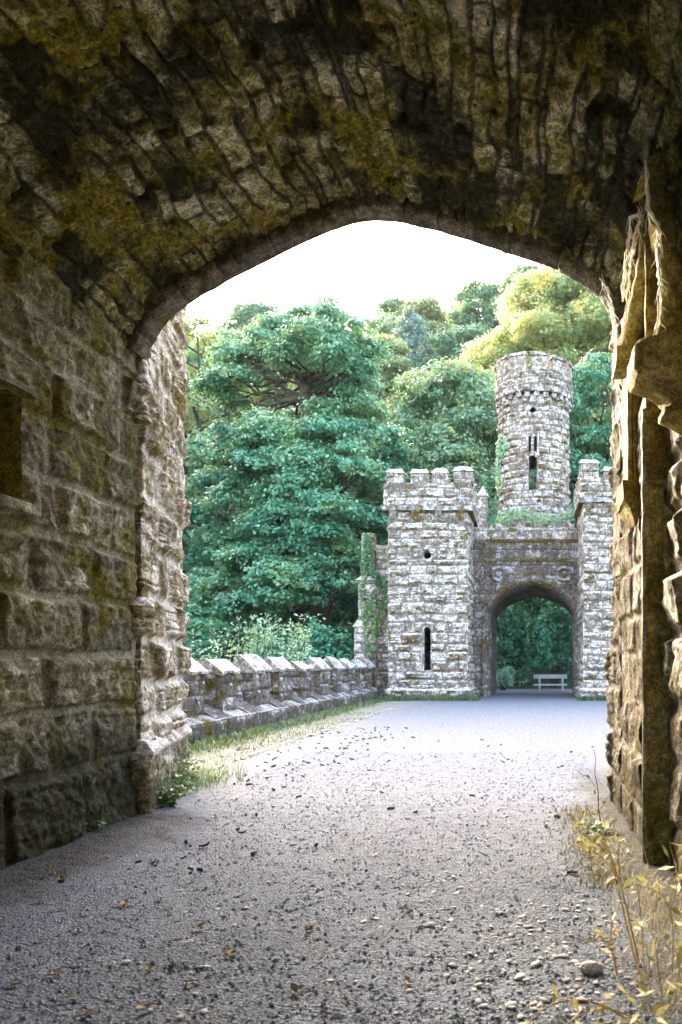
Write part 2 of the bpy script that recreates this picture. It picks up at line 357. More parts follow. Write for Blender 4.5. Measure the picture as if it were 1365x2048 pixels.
# ------------------------------------------------------------------ setting: terrain, road
def smooth(a, b, x): return float(sstep(a, b, np.array(x)))
def terr(x, y):
    h = sstep(36, 112, y) * (39.5 + .16 * np.clip(x, -60, 10))
    h = h - 3.5 * sstep(-6.3, -10, x) * (1 - sstep(34, 62, y)) * sstep(3, 9, y)
    h = h + 8 * sstep(-30, -80, x) + 10 * sstep(20, 70, x)
    return h
xs = np.concatenate([np.linspace(-300, -60, 14)[:-1], np.linspace(-60, 40, 76), np.linspace(40, 300, 14)[1:]])
ys = np.concatenate([np.linspace(-200, -10, 12)[:-1], np.linspace(-10, 120, 96), np.linspace(120, 400, 14)[1:]])
X, Y = np.meshgrid(xs, ys); P = np.stack([X, Y, terr(X, Y)], -1)
P[..., 2] += np.where(Y > 42, .8 * fbm(P, .12, 3, 4), 0) - .03
mb = MB(); mb.grid(P); tag(mb.build('ground', M_soil), kind='structure')

def road_mat():
    n = NT('gravel_road'); p = n.sep(n.co)
    a = n.noise(1.1, 5, .6); g1 = n.noise(60, 4, .75); v = n.voro(70); v2 = n.voro(26, out='Color'); vs_ = n.sep(v2)[0]
    col = n.mix(n.ramp(g1, .36, .66), (.060, .075, .098), (.20, .242, .31))
    col = n.mix(n.mul(n.ramp(vs_, .90, .95), n.ramp(n.noise(3, 4), .5, .6)), col, (.24, .245, .27))
    g2 = n.noise(130, 3, .7); col = n.mix(n.mul(n.ramp(g2, .52, .66), .6), col, (.27, .30, .375)); col = n.mix(n.mul(n.ramp(g2, .46, .36), .7), col, (.012, .012, .015))
    col = n.mix(n.mul(n.ramp(a, .38, .62), .25), col, (.07, .07, .078))
    # paler outward, painting the passage's shade and the open daylight into the road
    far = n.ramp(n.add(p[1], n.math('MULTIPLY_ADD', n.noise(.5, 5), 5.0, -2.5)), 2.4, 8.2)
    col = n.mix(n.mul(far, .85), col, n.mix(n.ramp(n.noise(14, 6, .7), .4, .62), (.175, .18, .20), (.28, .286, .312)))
    # verge of thin grass and dirt along the parapet
    e = n.add(p[0], n.math('MULTIPLY_ADD', n.noise(1.3, 7, .68), 3.6, -1.8))
    vm = n.mul(n.ramp(e, -3.1, -4.6), n.ramp(p[1], 6.2, 7.2))
    vc = n.mix(n.ramp(n.noise(7, 8, .7), .42, .58), (.36, .34, .28), n.mix(n.ramp(n.noise(5, 5), .4, .6), (.22, .26, .11), (.34, .33, .19)))
    col = n.mix(n.mul(vm, .85), col, vc)
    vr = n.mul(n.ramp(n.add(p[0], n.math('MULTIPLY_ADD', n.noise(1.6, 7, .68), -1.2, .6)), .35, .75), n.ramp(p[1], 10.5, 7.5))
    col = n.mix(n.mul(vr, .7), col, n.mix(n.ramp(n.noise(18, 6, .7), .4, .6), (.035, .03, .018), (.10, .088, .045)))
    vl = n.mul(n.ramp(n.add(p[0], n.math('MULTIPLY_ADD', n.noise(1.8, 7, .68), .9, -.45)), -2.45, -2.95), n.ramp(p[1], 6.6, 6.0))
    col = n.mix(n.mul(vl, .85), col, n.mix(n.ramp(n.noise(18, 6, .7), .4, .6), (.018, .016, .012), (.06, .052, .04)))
    h = n.add(n.mul(g1, .8), n.mul(v, 1.1)); h = n.add(h, n.mul(n.noise(9, 5, .6), 1.2))
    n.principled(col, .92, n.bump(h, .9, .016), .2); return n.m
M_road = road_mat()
xs = np.concatenate([np.linspace(-6.2, -3.5, 40)[:-1], np.linspace(-3.5, 1.2, 230), np.linspace(1.2, 9, 40)[1:]])
ys = np.concatenate([np.linspace(-20, 2.2, 40)[:-1], np.linspace(2.2, 7, 230)[:-1], np.linspace(7, 40, 240)])
X, Y = np.meshgrid(xs, ys); P = np.stack([X, Y, 0 * X], -1)
P[..., 2] = .018 * fbm(P, .9, 3, 2) + .010 * fbm(P, 7, 3, 8) + .006 * fbm(P, 22, 2, 9)
P[..., 2] += .05 * sstep(-2.5, -3.1, X + .15 * fbm(P, 3, 2, 31)) * sstep(7.0, 6.3, Y) + .04 * sstep(.45, .8, X) * sstep(8, 7, Y)
ROADZ = lambda x, y: float(.018 * fbm(np.array([[x, y, 0.]]), .9, 3, 2)[0])
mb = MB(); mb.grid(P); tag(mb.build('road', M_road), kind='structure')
rng = np.random.default_rng(5)
mb = MB()
yk = np.linspace(8.2, 21, 70); xk = -3.86 + .05 * np.sin(yk * .9) + .13 * (yk - 8.2) / 12
for i in range(len(yk) - 1):
    if rng.uniform() < .35: continue
    mb.quadpatch((xk[i] - .045, yk[i], .014), (xk[i] + .045, yk[i], .014), (xk[i + 1] + .045, yk[i + 1], .014), (xk[i + 1] - .045, yk[i + 1], .014), res=.05, amp=.012, sc=7)
mb.box(xk[0] - .06, xk[0] + .06, yk[0], yk[0] + .02, -.05, .015)
tag(mb.build('kerb_strip', M_kerb), kind='structure')

# ------------------------------------------------------------------ the near gatehouse whose passage we stand in
near = thing('gatehouse_passage', (-1.2, 3, 0), 'mossy stone gatehouse passage with rubble vault and pointed arch framing the view', 'gatehouse')
def child(mb, name, mat, par=None, **k):
    o = mb.build(name, mat, None, **k); par = par or near
    o.parent = par; o.matrix_parent_inverse = root_inv(par); return o
def root_inv(o):
    from mathutils import Matrix
    return Matrix.Translation(-o.location) if o.type == 'EMPTY' else Matrix.Identity(4)
ARC_UV = [(285, 715), (292, 692), (303, 668), (320, 642), (342, 620), (370, 602), (435, 563), (500, 530), (570, 495), (640, 461), (700, 440), (737, 430), (775, 433), (830, 442), (895, 460),
          (960, 481), (1020, 500), (1080, 520), (1120, 534), (1155, 550), (1190, 572), (1215, 600), (1230, 640), (1238, 690), (1241, 725)]
A = np.array([[xat(u, 6.2), zat(v, 6.2)] for u, v in ARC_UV])
cl = np.concatenate([[0], np.cumsum(np.linalg.norm(np.diff(A, axis=0), axis=1))])
_s = np.linspace(0, cl[-1], 160); A = np.stack([np.interp(_s, cl, A[:, 0]), np.interp(_s, cl, A[:, 1])], 1)
for _ in range(40): A[1:-1] = (A[:-2] + 2 * A[1:-1] + A[2:]) / 4
cl = np.concatenate([[0], np.cumsum(np.linalg.norm(np.diff(A, axis=0), axis=1))])
ARCL = cl[-1]
def arc(s, off=0.0):
    """intrados position at arc length s, pushed outward by off -> (x, z)"""
    s = np.asarray(s, float); x = np.interp(s, cl, A[:, 0]); z = np.interp(s, cl, A[:, 1])
    e = .10; dx = np.interp(s + e, cl, A[:, 0]) - np.interp(s - e, cl, A[:, 0]); dz = np.interp(s + e, cl, A[:, 1]) - np.interp(s - e, cl, A[:, 1])
    l = np.hypot(dx, dz) + 1e-9
    return x - dz / l * off, z + dx / l * off
rng = np.random.default_rng(11)
XL = xat(285, 6.2)
# left wall
mb = MB()
rowsL = [-.02, .55, .95, 1.36, 1.76, 2.16, 2.55, 2.94, 3.30, 3.62, 4.0]
niche = lambda S, T: (S < 4.78) & (S > 4.2) & (T > 2.28) & (T < 3.0)
kwL = dict(ln=(.46, .92), jw=.03, jb=.038, bulge=.05, off=.022, rough=.055, rsc=9, tilt=.03, strata=.007, warp=.035, seed=3, rows=rowsL)
surf(mb, np.concatenate([ls_(-13, 4.1, .09)[:-1], ls_(4.1, 6.22, .0115)]), ls_(0, 3.9, .0115), lambda S, T: np.stack([0 * S + XL - .07 + .05 * sstep(.6, .0, T), S, T], -1), rng,
     fade=(0, 1, 0, 0), fw=.03, hole=niche, **kwL)
mb.quadpatch((XL - .07, 6.22, 0), (XL - .6, 6.22, 0), (XL - .6, 6.22, 3.9), (XL - .07, 6.22, 3.9), res=.1)
child(mb, 'side_wall', M_wall)
# left niche: recess, hood mould, corbelled sill
mb = MB()
x0, x1, y0, y1, z0, z1 = XL - .33, XL - .045, 4.2, 4.78, 2.28, 3.0
mb.quadpatch((x0, y0, z0), (x0, y1, z0), (x0, y1, z1), (x0, y0, z1), .05, .012)
mb.quadpatch((x0, y1, z0), (x1, y1, z0), (x1, y1, z1), (x0, y1, z1), .05, .012)
mb.quadpatch((x1, y0, z0), (x0, y0, z0), (x0, y0, z1), (x1, y0, z1), .05, .012)
mb.quadpatch((x0, y0, z1), (x0, y1, z1), (x1, y1, z1), (x1, y0, z1), .05, .012)
mb.quadpatch((x0, y0, z0), (x1, y0, z0), (x1, y1, z0), (x0, y1, z0), .05, .012)
mb.quadpatch((XL - .36, 3.2, 1.6), (XL - .36, 6.0, 1.6), (XL - .36, 6.0, 3.7), (XL - .36, 3.2, 3.7), .2)
child(mb, 'niche_recess', M_gold)
mb = MB(); mb.hexa([(XL - .1, 4.12, 3.0), (XL + .02, 4.12, 3.0), (XL + .02, 4.86, 3.0), (XL - .1, 4.86, 3.0)],
                   [(XL - .1, 4.12, 3.14), (XL - .03, 4.12, 3.09), (XL - .03, 4.86, 3.09), (XL - .1, 4.86, 3.14)], .03, .02, 8)
child(mb, 'hood_mould', M_wall)
def corbel(mb, prof, y0, y1, sgn, xw, res=.03, seed=0, waist=.35):
    """bracket: list of (projection, z) from top to bottom, narrowing downwards; xw wall plane, sgn side it projects to"""
    k = len(prof); yc = (y0 + y1) / 2; hw = (y1 - y0) / 2
    th = np.linspace(-1, 1, 15)
    zmax, zmin = prof[0][1], prof[-1][1]
    rows = []
    for p, z in prof:
        f = waist + (1 - waist) * sstep(zmin, zmax, np.array(z)) if zmax > zmin else 1
        ww = hw * max(f, p / max(q for q, _ in prof)) ** 1.0
        rows.append(np.stack([xw + sgn * p * np.clip(1.25 * (1 - np.abs(th) ** 3.0), 0, 1), yc + ww * th * 1.0, 0 * th + z], -1))
    P = np.array(rows)
    n_ = 6; Q = []
    for i in range(k - 1):
        for j in range(n_): t = j / n_; Q.append(P[i] * (1 - t) + P[i + 1] * t)
    Q.append(P[-1]); Q = shake(np.array(Q), .012, 9, seed)
    if sgn > 0: Q = Q[:, ::-1]
    mb.grid(Q[:, ::-1] if sgn < 0 else Q)
    mb.grid(np.stack([Q[0], Q[0] * [0, 1, 1] + [xw, 0, 0]], 0))
mb = MB(); corbel(mb, [(.0, 2.29), (.16, 2.285), (.17, 2.22), (.10, 2.17), (.07, 2.10), (.11, 2.06), (.05, 1.98), (0, 1.90)], 4.25, 4.86, 1, XL - .05)
child(mb, 'niche_bracket', M_wall)
# vault of rubble voussoirs
mb = MB()
def fv(S, T):
    x, z = arc(T, .10); x = np.where(T < 0, XL - .1, x); z = np.where(T < 0, z + T, z); t = np.clip(T / ARCL, 0, 1); k = .02 * (1 - sstep(0, .12, t))
    return np.stack([x + k + 0 * S, S, z], -1)
kwV = dict(row=(.045, .19), ln=(.20, .70), jw=.012, jb=.022, bulge=.024, off=.030, rough=.055, rsc=11, tilt=.06, warp=.09, seed=21)
surf(mb, np.concatenate([ls_(-13, 3.6, .10)[:-1], ls_(3.6, 6.12, .0125)]), ls_(-.12, ARCL, .0125), fv, rng, fade=(0, 0, 1, 0), fw=.22, **kwV)
child(mb, 'vault', M_vault)
# dressed arch ring
mb = MB()
ring = np.array([(6.26, 0), (6.14, 0), (6.11, .004), (6.08, .02), (6.07, .06), (6.065, .12), (6.06, .22)])
rl = np.concatenate([[0], np.cumsum(np.linalg.norm(np.diff(ring, axis=0), axis=1))])
def fr(S, T):
    y = np.interp(T, rl, ring[:, 0]); o = np.interp(T, rl, ring[:, 1]); x, z = arc(S, o); return np.stack([x, y, z], -1)
surf(mb, ls_(0, ARCL, .012), ls_(0, rl[-1], .012), fr, rng, fade=(0, 0, 0, 0), row=(.6, .7), ln=(.28, .5), jw=.01, jb=.025, bulge=.012, off=.012, rough=.022, rsc=7, tilt=.01, seed=5)
child(mb, 'arch_ring', M_ring)
# outer facade, roof and outer walls (seen only from outside)
mb = MB()
surf(mb, ls_(0, ARCL, .06), ls_(0, 2.4, .06), lambda S, T: np.stack([arc(ARCL - S, T + .01)[0], 0 * S + 6.25, np.minimum(arc(ARCL - S, T + .01)[1], 6.6)], -1), rng, fade=(0, 0, 1, 0), row=(.3, .4), bulge=.03)
child(mb, 'outer_facade', M_pier)
mb = MB(); mb.box(-5.6, 3.2, -13.1, 6.2, 6.45, 6.75, .3, .05); child(mb, 'roof', M_pier)
mb = MB(); wallfaces(mb, -5.5, -4.6, -13.05, 6.2, 0, 6.5, rng, res=(.2, .2, .2, .2)); child(mb, 'outer_wall', M_pier)
mb = MB(); wallfaces(mb, 2.2, 3.1, -13.05, 6.2, 0, 6.5, rng, res=(.2, .2, .2, .2)); child(mb, 'outer_wall', M_pier)
# left outer pier (faceted, rock faced), beyond the arch
rng = np.random.default_rng(23)
mb = MB()
pl = np.array([(XL - .6, 6.235), (XL - .03, 6.245), (xat(345, 7.55), 7.55), (xat(366, 8.25), 8.25), (-4.7, 8.9), (-5.5, 8.9)])
pll = np.concatenate([[0], np.cumsum(np.linalg.norm(np.diff(pl, axis=0), axis=1))])
def fp(S, T): return np.stack([np.interp(S, pll, pl[:, 0]), np.interp(S, pll, pl[:, 1]), T], -1)
rowsP = [.57, .82, 1.12, 1.5, 1.88, 2.3, 2.72, 3.1, 3.5, 3.9, 4.3, 4.7, 5.1, 5.5, 5.95, 6.5]
surf(mb, np.concatenate([ls_(0, 3.2, .013)[:-1], ls_(3.2, pll[-1], .08)]), ls_(.58, 6.4, .016), fp, rng, fade=(0, 0, 1, 0), ln=(.40, .85), jw=.02, jb=.07, bulge=.06, off=.035, rough=.055, rsc=5, tilt=.06,
     strata=.018, warp=.02, seed=9, rows=rowsP)
surf(mb, np.concatenate([ls_(0, 3.2, .02)[:-1], ls_(3.2, pll[-1], .08)]), ls_(0, .56, .02), lambda S, T: fp(S, T) + np.stack([.07 + 0 * S, -.05 + 0 * S, 0 * S], -1), rng, fade=(0, 0, 0, 0), row=(.5, .6), ln=(.5, .9),
     bulge=.05, rough=.06, seed=10)
pier_l = child(mb, 'buttress_pier', M_pier)
mb = MB(); s = np.linspace(.45, 3.3, 70); prof = [(0.0, .66), (.05, .64), (.13, .56), (.13, .52), (.06, .50)]
P = np.array([[np.array([np.interp(q, pll, pl[:, 0]) + o, np.interp(q, pll, pl[:, 1]) - .5 * o, z]) for q in s] for o, z in prof[::-1]])
mb.grid(shake(P, .02, 7, 5)); child(mb, 'plinth_ledge', M_cope, pier_l)

# right wall (near), pilaster, wall beyond, outer pier
XR = .90
mb = MB()
surf(mb, np.concatenate([ls_(-4.72, -3.7, .0125)[:-1], ls_(-3.7, 13, .09)]), ls_(0, 3.95, .0125), lambda S, T: np.stack([0 * S + XR + .03, -S, T], -1), rng, fade=(0, 0, 0, 0),
     row=(.3, .42), ln=(.4, .8), jw=.02, jb=.07, bulge=.05, off=.03, rough=.05, tilt=.05, warp=.03, seed=33)
child(mb, 'side_wall', M_jamb)
mb = MB()
XP = xat(1284, 4.75)
mb.hexa([(XP + .022, 4.72, 0), (XR + .06, 4.72, 0), (XR + .06, 5.05, 0), (XP + .06, 5.05, 0)], [(XP + .022, 4.72, 4.0), (XR + .06, 4.72, 4.0), (XR + .06, 5.05, 4.0), (XP + .06, 5.05, 4.0)], .025, .012, 8, 3)
surf(mb, ls_(XP + .02, XR + .05, .012), ls_(0, 4.0, .012), lambda S, T: np.stack([S, 0 * S + 4.715, T], -1), rng, fade=(1, 0, 0, 0), fw=.02, row=(.45, .7), ln=(.6, .7), jw=.012, jb=.02, bulge=.012, off=.008, rough=.02, rsc=9, tilt=.01, seed=52)
child(mb, 'pilaster', M_gold)
mb = MB(); mb.hexa([(XP + .004, 4.735, 0), (XP + .024, 4.712, 0), (XP + .03, 4.76, 0), (XP + .004, 4.78, 0)], [(XP + .004, 4.735, 2.9), (XP + .024, 4.712, 2.9), (XP + .03, 4.76, 2.9), (XP + .004, 4.78, 2.9)], .03, .008, 8, 3)
child(mb, 'chamfer_strip', M_jamb)
mb = MB()
XB = xat(1241, 6.2)
surf(mb, ls_(-6.24, -5.04, .0125), ls_(0, 4.0, .0125), lambda S, T: np.stack([0 * S + XB + .015, -S, T], -1), rng, fade=(1, 0, 0, 0), row=(.25, .4), ln=(.25, .6), jw=.015, jb=.04, bulge=.02, off=.015,
     rough=.035, rsc=6, tilt=.03, warp=.03, seed=35)
child(mb, 'return_wall', M_jamb)
rng = np.random.default_rng(29)
mb = MB()
def fq(S, T):
    lo = sstep(1.62, 1.35, T)
    return np.stack([XB - .02 * 0 + .0 * S - .0 * lo + .02, -S, T], -1)
surf(mb, ls_(-6.9, -6.2, .0125), ls_(1.45, 6.4, .014), fq, rng, fade=(0, 0, 0, 0), row=(.3, .42), ln=(.3, .7), jw=.02, jb=.07, bulge=.02, off=.015, rough=.05, rsc=6, tilt=.03, strata=.012, seed=39)
surf(mb, ls_(-7.02, -6.2, .0125), ls_(0, 1.5, .0125), lambda S, T: np.stack([0 * S + XB - .0 + .03 * sstep(.5, 0, T), -S, T], -1), rng, fade=(0, 0, 0, 0), row=(.3, .42), ln=(.3, .7), jw=.02, jb=.05, bulge=.04, off=.03, rough=.05,
     rsc=6, tilt=.05, strata=.012, warp=.03, seed=40)
mb.quadpatch((XB + 1.4, 6.9, 0), (XB + .03, 6.9, 0), (XB + .03, 6.9, 6.4), (XB + 1.4, 6.9, 6.4), .1, .04)
child(mb, 'buttress_pier', M_jamb)
# big bracket with canopy block above, rib and small bracket
yb0, yb1 = 3.9, 4.5
mb = MB(); corbel(mb, [(p_, zat(v_, 4.2)) for p_, v_ in ((0, 704), (.305, 705), (.325, 713), (.327, 756), (.305, 768), (.22, 782), (.16, 797), (.125, 815), (.13, 820), (.155, 824), (.155, 836), (.11, 846), (.05, 860), (0, 872))], yb0, yb1, -1, XR + .02, seed=4)
child(mb, 'bracket', M_gold)
mb = MB()                                                          # weathered canopy stone, its left edge eaten away
CE = np.array([(1284, 742), (1304, 690), (1318, 645), (1325, 580), (1315, 502), (1320, 462), (1299, 428), (1293, 380), (1292, 316)], float)
vv = np.linspace(742, 316, 90); ue = np.interp(-vv, -CE[:, 1], CE[:, 0]); tt = np.linspace(0, 1, 26)
P = np.array([[np.array([xat(u_, 4.25) * (1 - t) + 1.08 * t, 4.25 + .02 * math.sin(t * 3), zat(v_, 4.25) + (.20 * t if v_ < 380 else .20 * t * (742 - v_) / 362)]) for t in tt] for u_, v_ in zip(ue, vv)])
F_ = shake(P, .03, 6, 8) + .02 * fbm(P, 18, 3, 77)[..., None] * [0, 1, 0]; mb.grid(F_)
E0 = F_[:, 0]; E1 = np.array([[xat(u_ + 5, 4.7), 4.7, zat(v_, 4.25) + .02] for u_, v_ in zip(ue, vv)]); q_ = np.linspace(0, 1, 9)[:, None, None]
side = E1[None] * (1 - q_) + E0[None] * q_; mb.grid(shake(side, .012, 9, 8).transpose(1, 0, 2) * 1.0)
mb.grid(np.stack([F_[-1], F_[-1] + [0, .5, .06]], 0))
child(mb, 'niche_canopy', M_gold)
mb = MB()
q = np.array([at(1304, 452, 4.98), at(1301, 500, 5.0), at(1292, 560, 5.02), at(1278, 620, 5.05), at(1265, 680, 5.08), at(1254, 735, 5.1)])
tt = np.linspace(0, 5, 40); pts = np.stack([np.interp(tt, range(6), q[:, i]) for i in range(3)], 1)
mb.tube(shake(pts, .008, 6, 2), .074 + .004 * np.sin(tt * 9), 18); child(mb, 'vault_rib', M_gold)
mb = MB(); p0 = at(1251, 722, 5.15); mb.box(p0[0] - .075, p0[0] + .085, 5.04, 5.26, p0[2] - .085, p0[2] + .07, .03, .02, 8); child(mb, 'rib_stop', M_gold)
xq = lambda u: xat(u - 7, 5.3)
zq = lambda v: zat(v, 5.3)
for ua, ub in ((1263, 1271), (1274, 1287)):                        # two slim shafts of the far niche
    mb = MB(); mb.box(xq(ua), xq(ub), 5.3, 5.5, zq(964), zq(742), .03, .006, 7, ua); child(mb, 'niche_shaft', M_gold)
mb = MB()
mb.hexa([(xq(1252), 5.22, zq(1004)), (xq(1287), 5.22, zq(1004)), (xq(1287), 5.7, zq(1004)), (xq(1256), 5.7, zq(1004))], [(xq(1250), 5.22, zq(964)), (xq(1288), 5.22, zq(964)), (xq(1288), 5.7, zq(964)), (xq(1254), 5.7, zq(964))], .025, .012, 8, 5)
mb.hexa([(xq(1278), 5.32, zq(1046)), (xq(1287), 5.32, zq(1046)), (xq(1287), 5.6, zq(1046)), (xq(1278), 5.6, zq(1046))], [(xq(1256), 5.23, zq(1004)), (xq(1286), 5.23, zq(1004)), (xq(1286), 5.68, zq(1004)), (xq(1258), 5.68, zq(1004))], .025, .012, 8, 5)
child(mb, 'bracket', M_gold)
# pale strands on the right wall: bright lit edges made as dry roots
root = thing('lit_edge_roots', at(1290, 330, 5.0), 'pale strands for bright lit stone edges and dried ivy roots beside the arch', 'edge highlights and roots')
rr = random.Random(8)
def rootline(uv, Y0, Y1, r0, r1, wob=3):
    k = len(uv); pts = []
    for i in range(k - 1):
        for j in range(6):
            t = j / 6; u = uv[i][0] * (1 - t) + uv[i + 1][0] * t; v = uv[i][1] * (1 - t) + uv[i + 1][1] * t
            yy = Y0 + (Y1 - Y0) * (i + t) / (k - 1); pts.append(at(u + rr.uniform(-wob, wob), v, yy))
    pts.append(at(*uv[-1], Y1)); n = len(pts)
    return np.array(pts), np.linspace(r0, r1, n)
RL = [([(1292, 318), (1282, 380), (1279, 425), (1262, 440), (1256, 490), (1252, 540), (1246, 600)], 4.75, 5.1, .008, .004),
      ([(1294, 320), (1297, 420), (1317, 447), (1320, 470), (1314, 500), (1318, 560), (1325, 580), (1318, 640), (1302, 700)], 4.24, 4.22, .008, .006),
      ([(1295, 420), (1300, 440), (1310, 490), (1314, 500)], 4.9, 4.85, .005, .004),
      ([(1284, 430), (1272, 470), (1262, 520), (1258, 570), (1250, 640), (1243, 690)], 4.75, 5.0, .010, .004),
      ([(1310, 300), (1322, 240), (1334, 190), (1345, 140)], 4.6, 4.3, .010, .004),
      ([(1318, 290), (1340, 268), (1365, 250), (1390, 230)], 4.4, 4.2, .012, .010),
      ([(1200, 555), (1215, 575), (1226, 620), (1228, 665), (1240, 690)], 5.95, 5.7, .006, .003)]
RL = [(([(u + rr.uniform(-5, 5) * (q > 0), v + rr.uniform(-8, 8) * (q > 0)) for u, v in uv]), a - .02 * q, b - .02 * q, ra * (.95 if q == 0 else .5), rb) for uv, a, b, ra, rb in RL for q in range(3)]
for i, (uv, Ya, Yb, ra, rb) in enumerate(RL):
    mb = MB(); p, r = rootline(uv, Ya, Yb, ra, rb); mb.tube(p, r, 6)
    for j in range(3, len(p) - 2, 3):                               # rootlets
        d = np.array([rr.uniform(-.05, .05), rr.uniform(-.04, .02), rr.uniform(-.12, -.02)]); mb.tube(np.array([p[j], p[j] + d * .5 + [rr.uniform(-.01, .01), 0, 0], p[j] + d]), [r[j] * .5, r[j] * .35, .001], 5)
    child(mb, 'root', M_root, root)

# ------------------------------------------------------------------ the far gatehouse
gate = thing('castle_gatehouse', (0, 26, 0), 'lichen-whitened castle gatehouse with square towers, pointed gate arch and tall round tower behind', 'castle gatehouse')
rng = np.random.default_rng(101)
kwG = dict(row=(.22, .40), ln=(.30, .95), jw=.02, jb=.07, bulge=.035, off=.035, rough=.055, rsc=5.5, tilt=.06, warp=.035, strata=.012)
GY = 26.0
def slit_hole(cx, hw, z0, z1): return lambda S, T: (np.abs(S - cx) < hw) & (T > z0) & (T < z1 - np.maximum(0, np.abs(S - cx) - .02) * .8)
def arched_frame(mb, cx, y, hw, z0, z1, t=.09, dep=.25, pointed=False, proud=.03):
    """dressed surround of a slit window: a swept frame going up, over the head and down"""
    pts = [(-hw, z0), (-hw, z1 - hw)] + [(-hw * math.cos(a), z1 - hw + (hw * math.sin(a)) * (1.5 if pointed else 1)) for a in np.linspace(.2, math.pi - .2, 7)] + [(hw, z1 - hw), (hw, z0)]
    o = [(-hw - t, z0), (-hw - t, z1 - hw)] + [(-(hw + t) * math.cos(a), z1 - hw + ((hw + t) * math.sin(a)) * (1.4 if pointed else 1)) for a in np.linspace(.2, math.pi - .2, 7)] + [(hw + t, z1 - hw), (hw + t, z0)]
    I = np.array([[cx + a, y - proud, b] for a, b in pts]); O = np.array([[cx + a, y - proud, b] for a, b in o]); B = I + [0, dep, 0]; OB = O + [0, proud + .06, 0]
    mb.grid(np.stack([OB, O, I, B], 0))
def sq_tower(x0, x1, y0, y1, zc, ztop, notch, merl, hole, side_merl, seed, label=None):
    t = MB(); wallfaces(t, x0, x1, y0, y1, .34, zc, rng, res=(.03, .04, .10, .12), hole=hole, seed=seed, **kwG)
    tw = child(t, 'square_tower', M_gate, gate)
    p = MB(); o = .10
    wallfaces(p, x0 - o, x1 + o, y0 - o, y1 + o, -.1, .33, rng, res=(.035, .05, .12, .12), seed=seed + 1, **kwG)
    p.hexa([(x0 - o - .02, y0 - o - .02, .33), (x1 + o + .02, y0 - o - .02, .33), (x1 + o + .02, y1 + o, .33), (x0 - o - .02, y1 + o, .33)],
           [(x0, y0, .43), (x1, y0, .43), (x1, y1, .43), (x0, y1, .43)], .06, .03, 5, seed)
    child(p, 'plinth', M_gate, tw)
    o = .13; c = MB()
    c.box(x0 - o - .05, x1 + o + .05, y0 - o - .05, y1 + o + .05, zc - .04, zc + .12, .05, .025, 5, seed); child(c, 'cornice', M_trim, tw)
    for cx in np.linspace(x0 + .18, x1 - .22, 4):
        b = MB(); b.hexa([(cx - .09, y0 - .05, zc - .36), (cx + .09, y0 - .05, zc - .36), (cx + .09, y0 + .05, zc - .36), (cx - .09, y0 + .05, zc - .36)],
                         [(cx - .13, y0 - .17, zc - .03), (cx + .13, y0 - .17, zc - .03), (cx + .13, y0 + .05, zc - .03), (cx - .13, y0 + .05, zc - .03)], .05, .02, 6, seed); child(b, 'corbel', M_trim, tw)
    pw = MB(); th = .34                                                        # parapet walls below the merlons
    wallfaces(pw, x0 - o, x1 + o, y0 - o, y1 + o, zc + .12, notch, rng, res=(.03, .04, .1, .12), seed=seed + 2, **kwG)
    pw.box(x0 - o + .02, x1 + o - .02, y0 - o + .02, y1 + o - .02, notch - .05, notch - .002, .1, .02); child(pw, 'parapet', M_gate, tw)
    def merlon(ax0, ax1, ay0, ay1, h, cap, sd):
        m = MB(); wallfaces(m, ax0, ax1, ay0, ay1, notch - .04, h - cap, rng, res=(.03, .05, .08, .1), seed=sd, row=(.2, .3), ln=(.3, .5), bulge=.02, rough=.04, off=.02)
        m.hexa([(ax0 - .05, ay0 - .05, h - cap - .01), (ax1 + .05, ay0 - .05, h - cap - .01), (ax1 + .05, ay1 + .05, h - cap - .01), (ax0 - .05, ay1 + .05, h - cap - .01)],
               [(ax0 + .06, ay0 + .09, h), (ax1 - .06, ay0 + .09, h), (ax1 - .06, ay1 - .09, h), (ax0 + .06, ay1 - .09, h)], .04, .035, 5, sd); child(m, 'merlon', M_gate, tw)
    for i, (a, b, h) in enumerate(merl): merlon(a, b, y0 - o, y0 - o + th, h, .16, seed + i)
    for i, (a, b, h) in enumerate(side_merl): merlon(x1 + o - th, x1 + o, a, b, h, .16, seed + 20 + i); merlon(x0 - o, x0 - o + th, a, b, h, .16, seed + 40 + i)
    return tw
Z = lambda v: zat(v, GY)
XA = lambda u: xat(u, GY)
lx0, lx1 = XA(777), XA(936)
slx = XA(855); qz = Z(1110)
holeL = lambda S, T: slit_hole(slx, .125, Z(1341), Z(1254))(S, T) | ((np.abs(S - slx) + np.abs(T - qz)) < .19)
twL = sq_tower(lx0, lx1, GY, GY + 3.0, Z(1020), 0, Z(968), [(XA(775), XA(808), Z(938)), (XA(823), XA(857), Z(939)), (XA(866), XA(897), Z(938)), (XA(909), XA(947), Z(934))], holeL,
               [(GY + .75, GY + 1.3, Z(938)), (GY + 1.75, GY + 2.3, Z(938)), (GY + 2.6, GY + 3.1, Z(936))], 200)
mb = MB(); arched_frame(mb, slx, GY, .12, Z(1341), Z(1254), .05, .3); child(mb, 'slit_window', M_trim, twL)
mb = MB(); mb.box(slx - .2, slx + .2, GY - .05, GY + .2, Z(1352), Z(1342), .05, .012); child(mb, 'window_sill', M_cope, twL)
mb = MB(); th = np.linspace(0, 2 * math.pi, 25); R = lambda r, y: np.stack([slx + r * np.cos(th), 0 * th + y, qz + r * np.sin(th)], -1)
mb.grid(np.stack([R(.28, GY + .04), R(.26, GY - .05), R(.15, GY - .05), R(.13, GY + .2)], 0)); child(mb, 'round_loop', M_trim, twL)
rx0 = XA(1167); rx1 = rx0 + 2.75
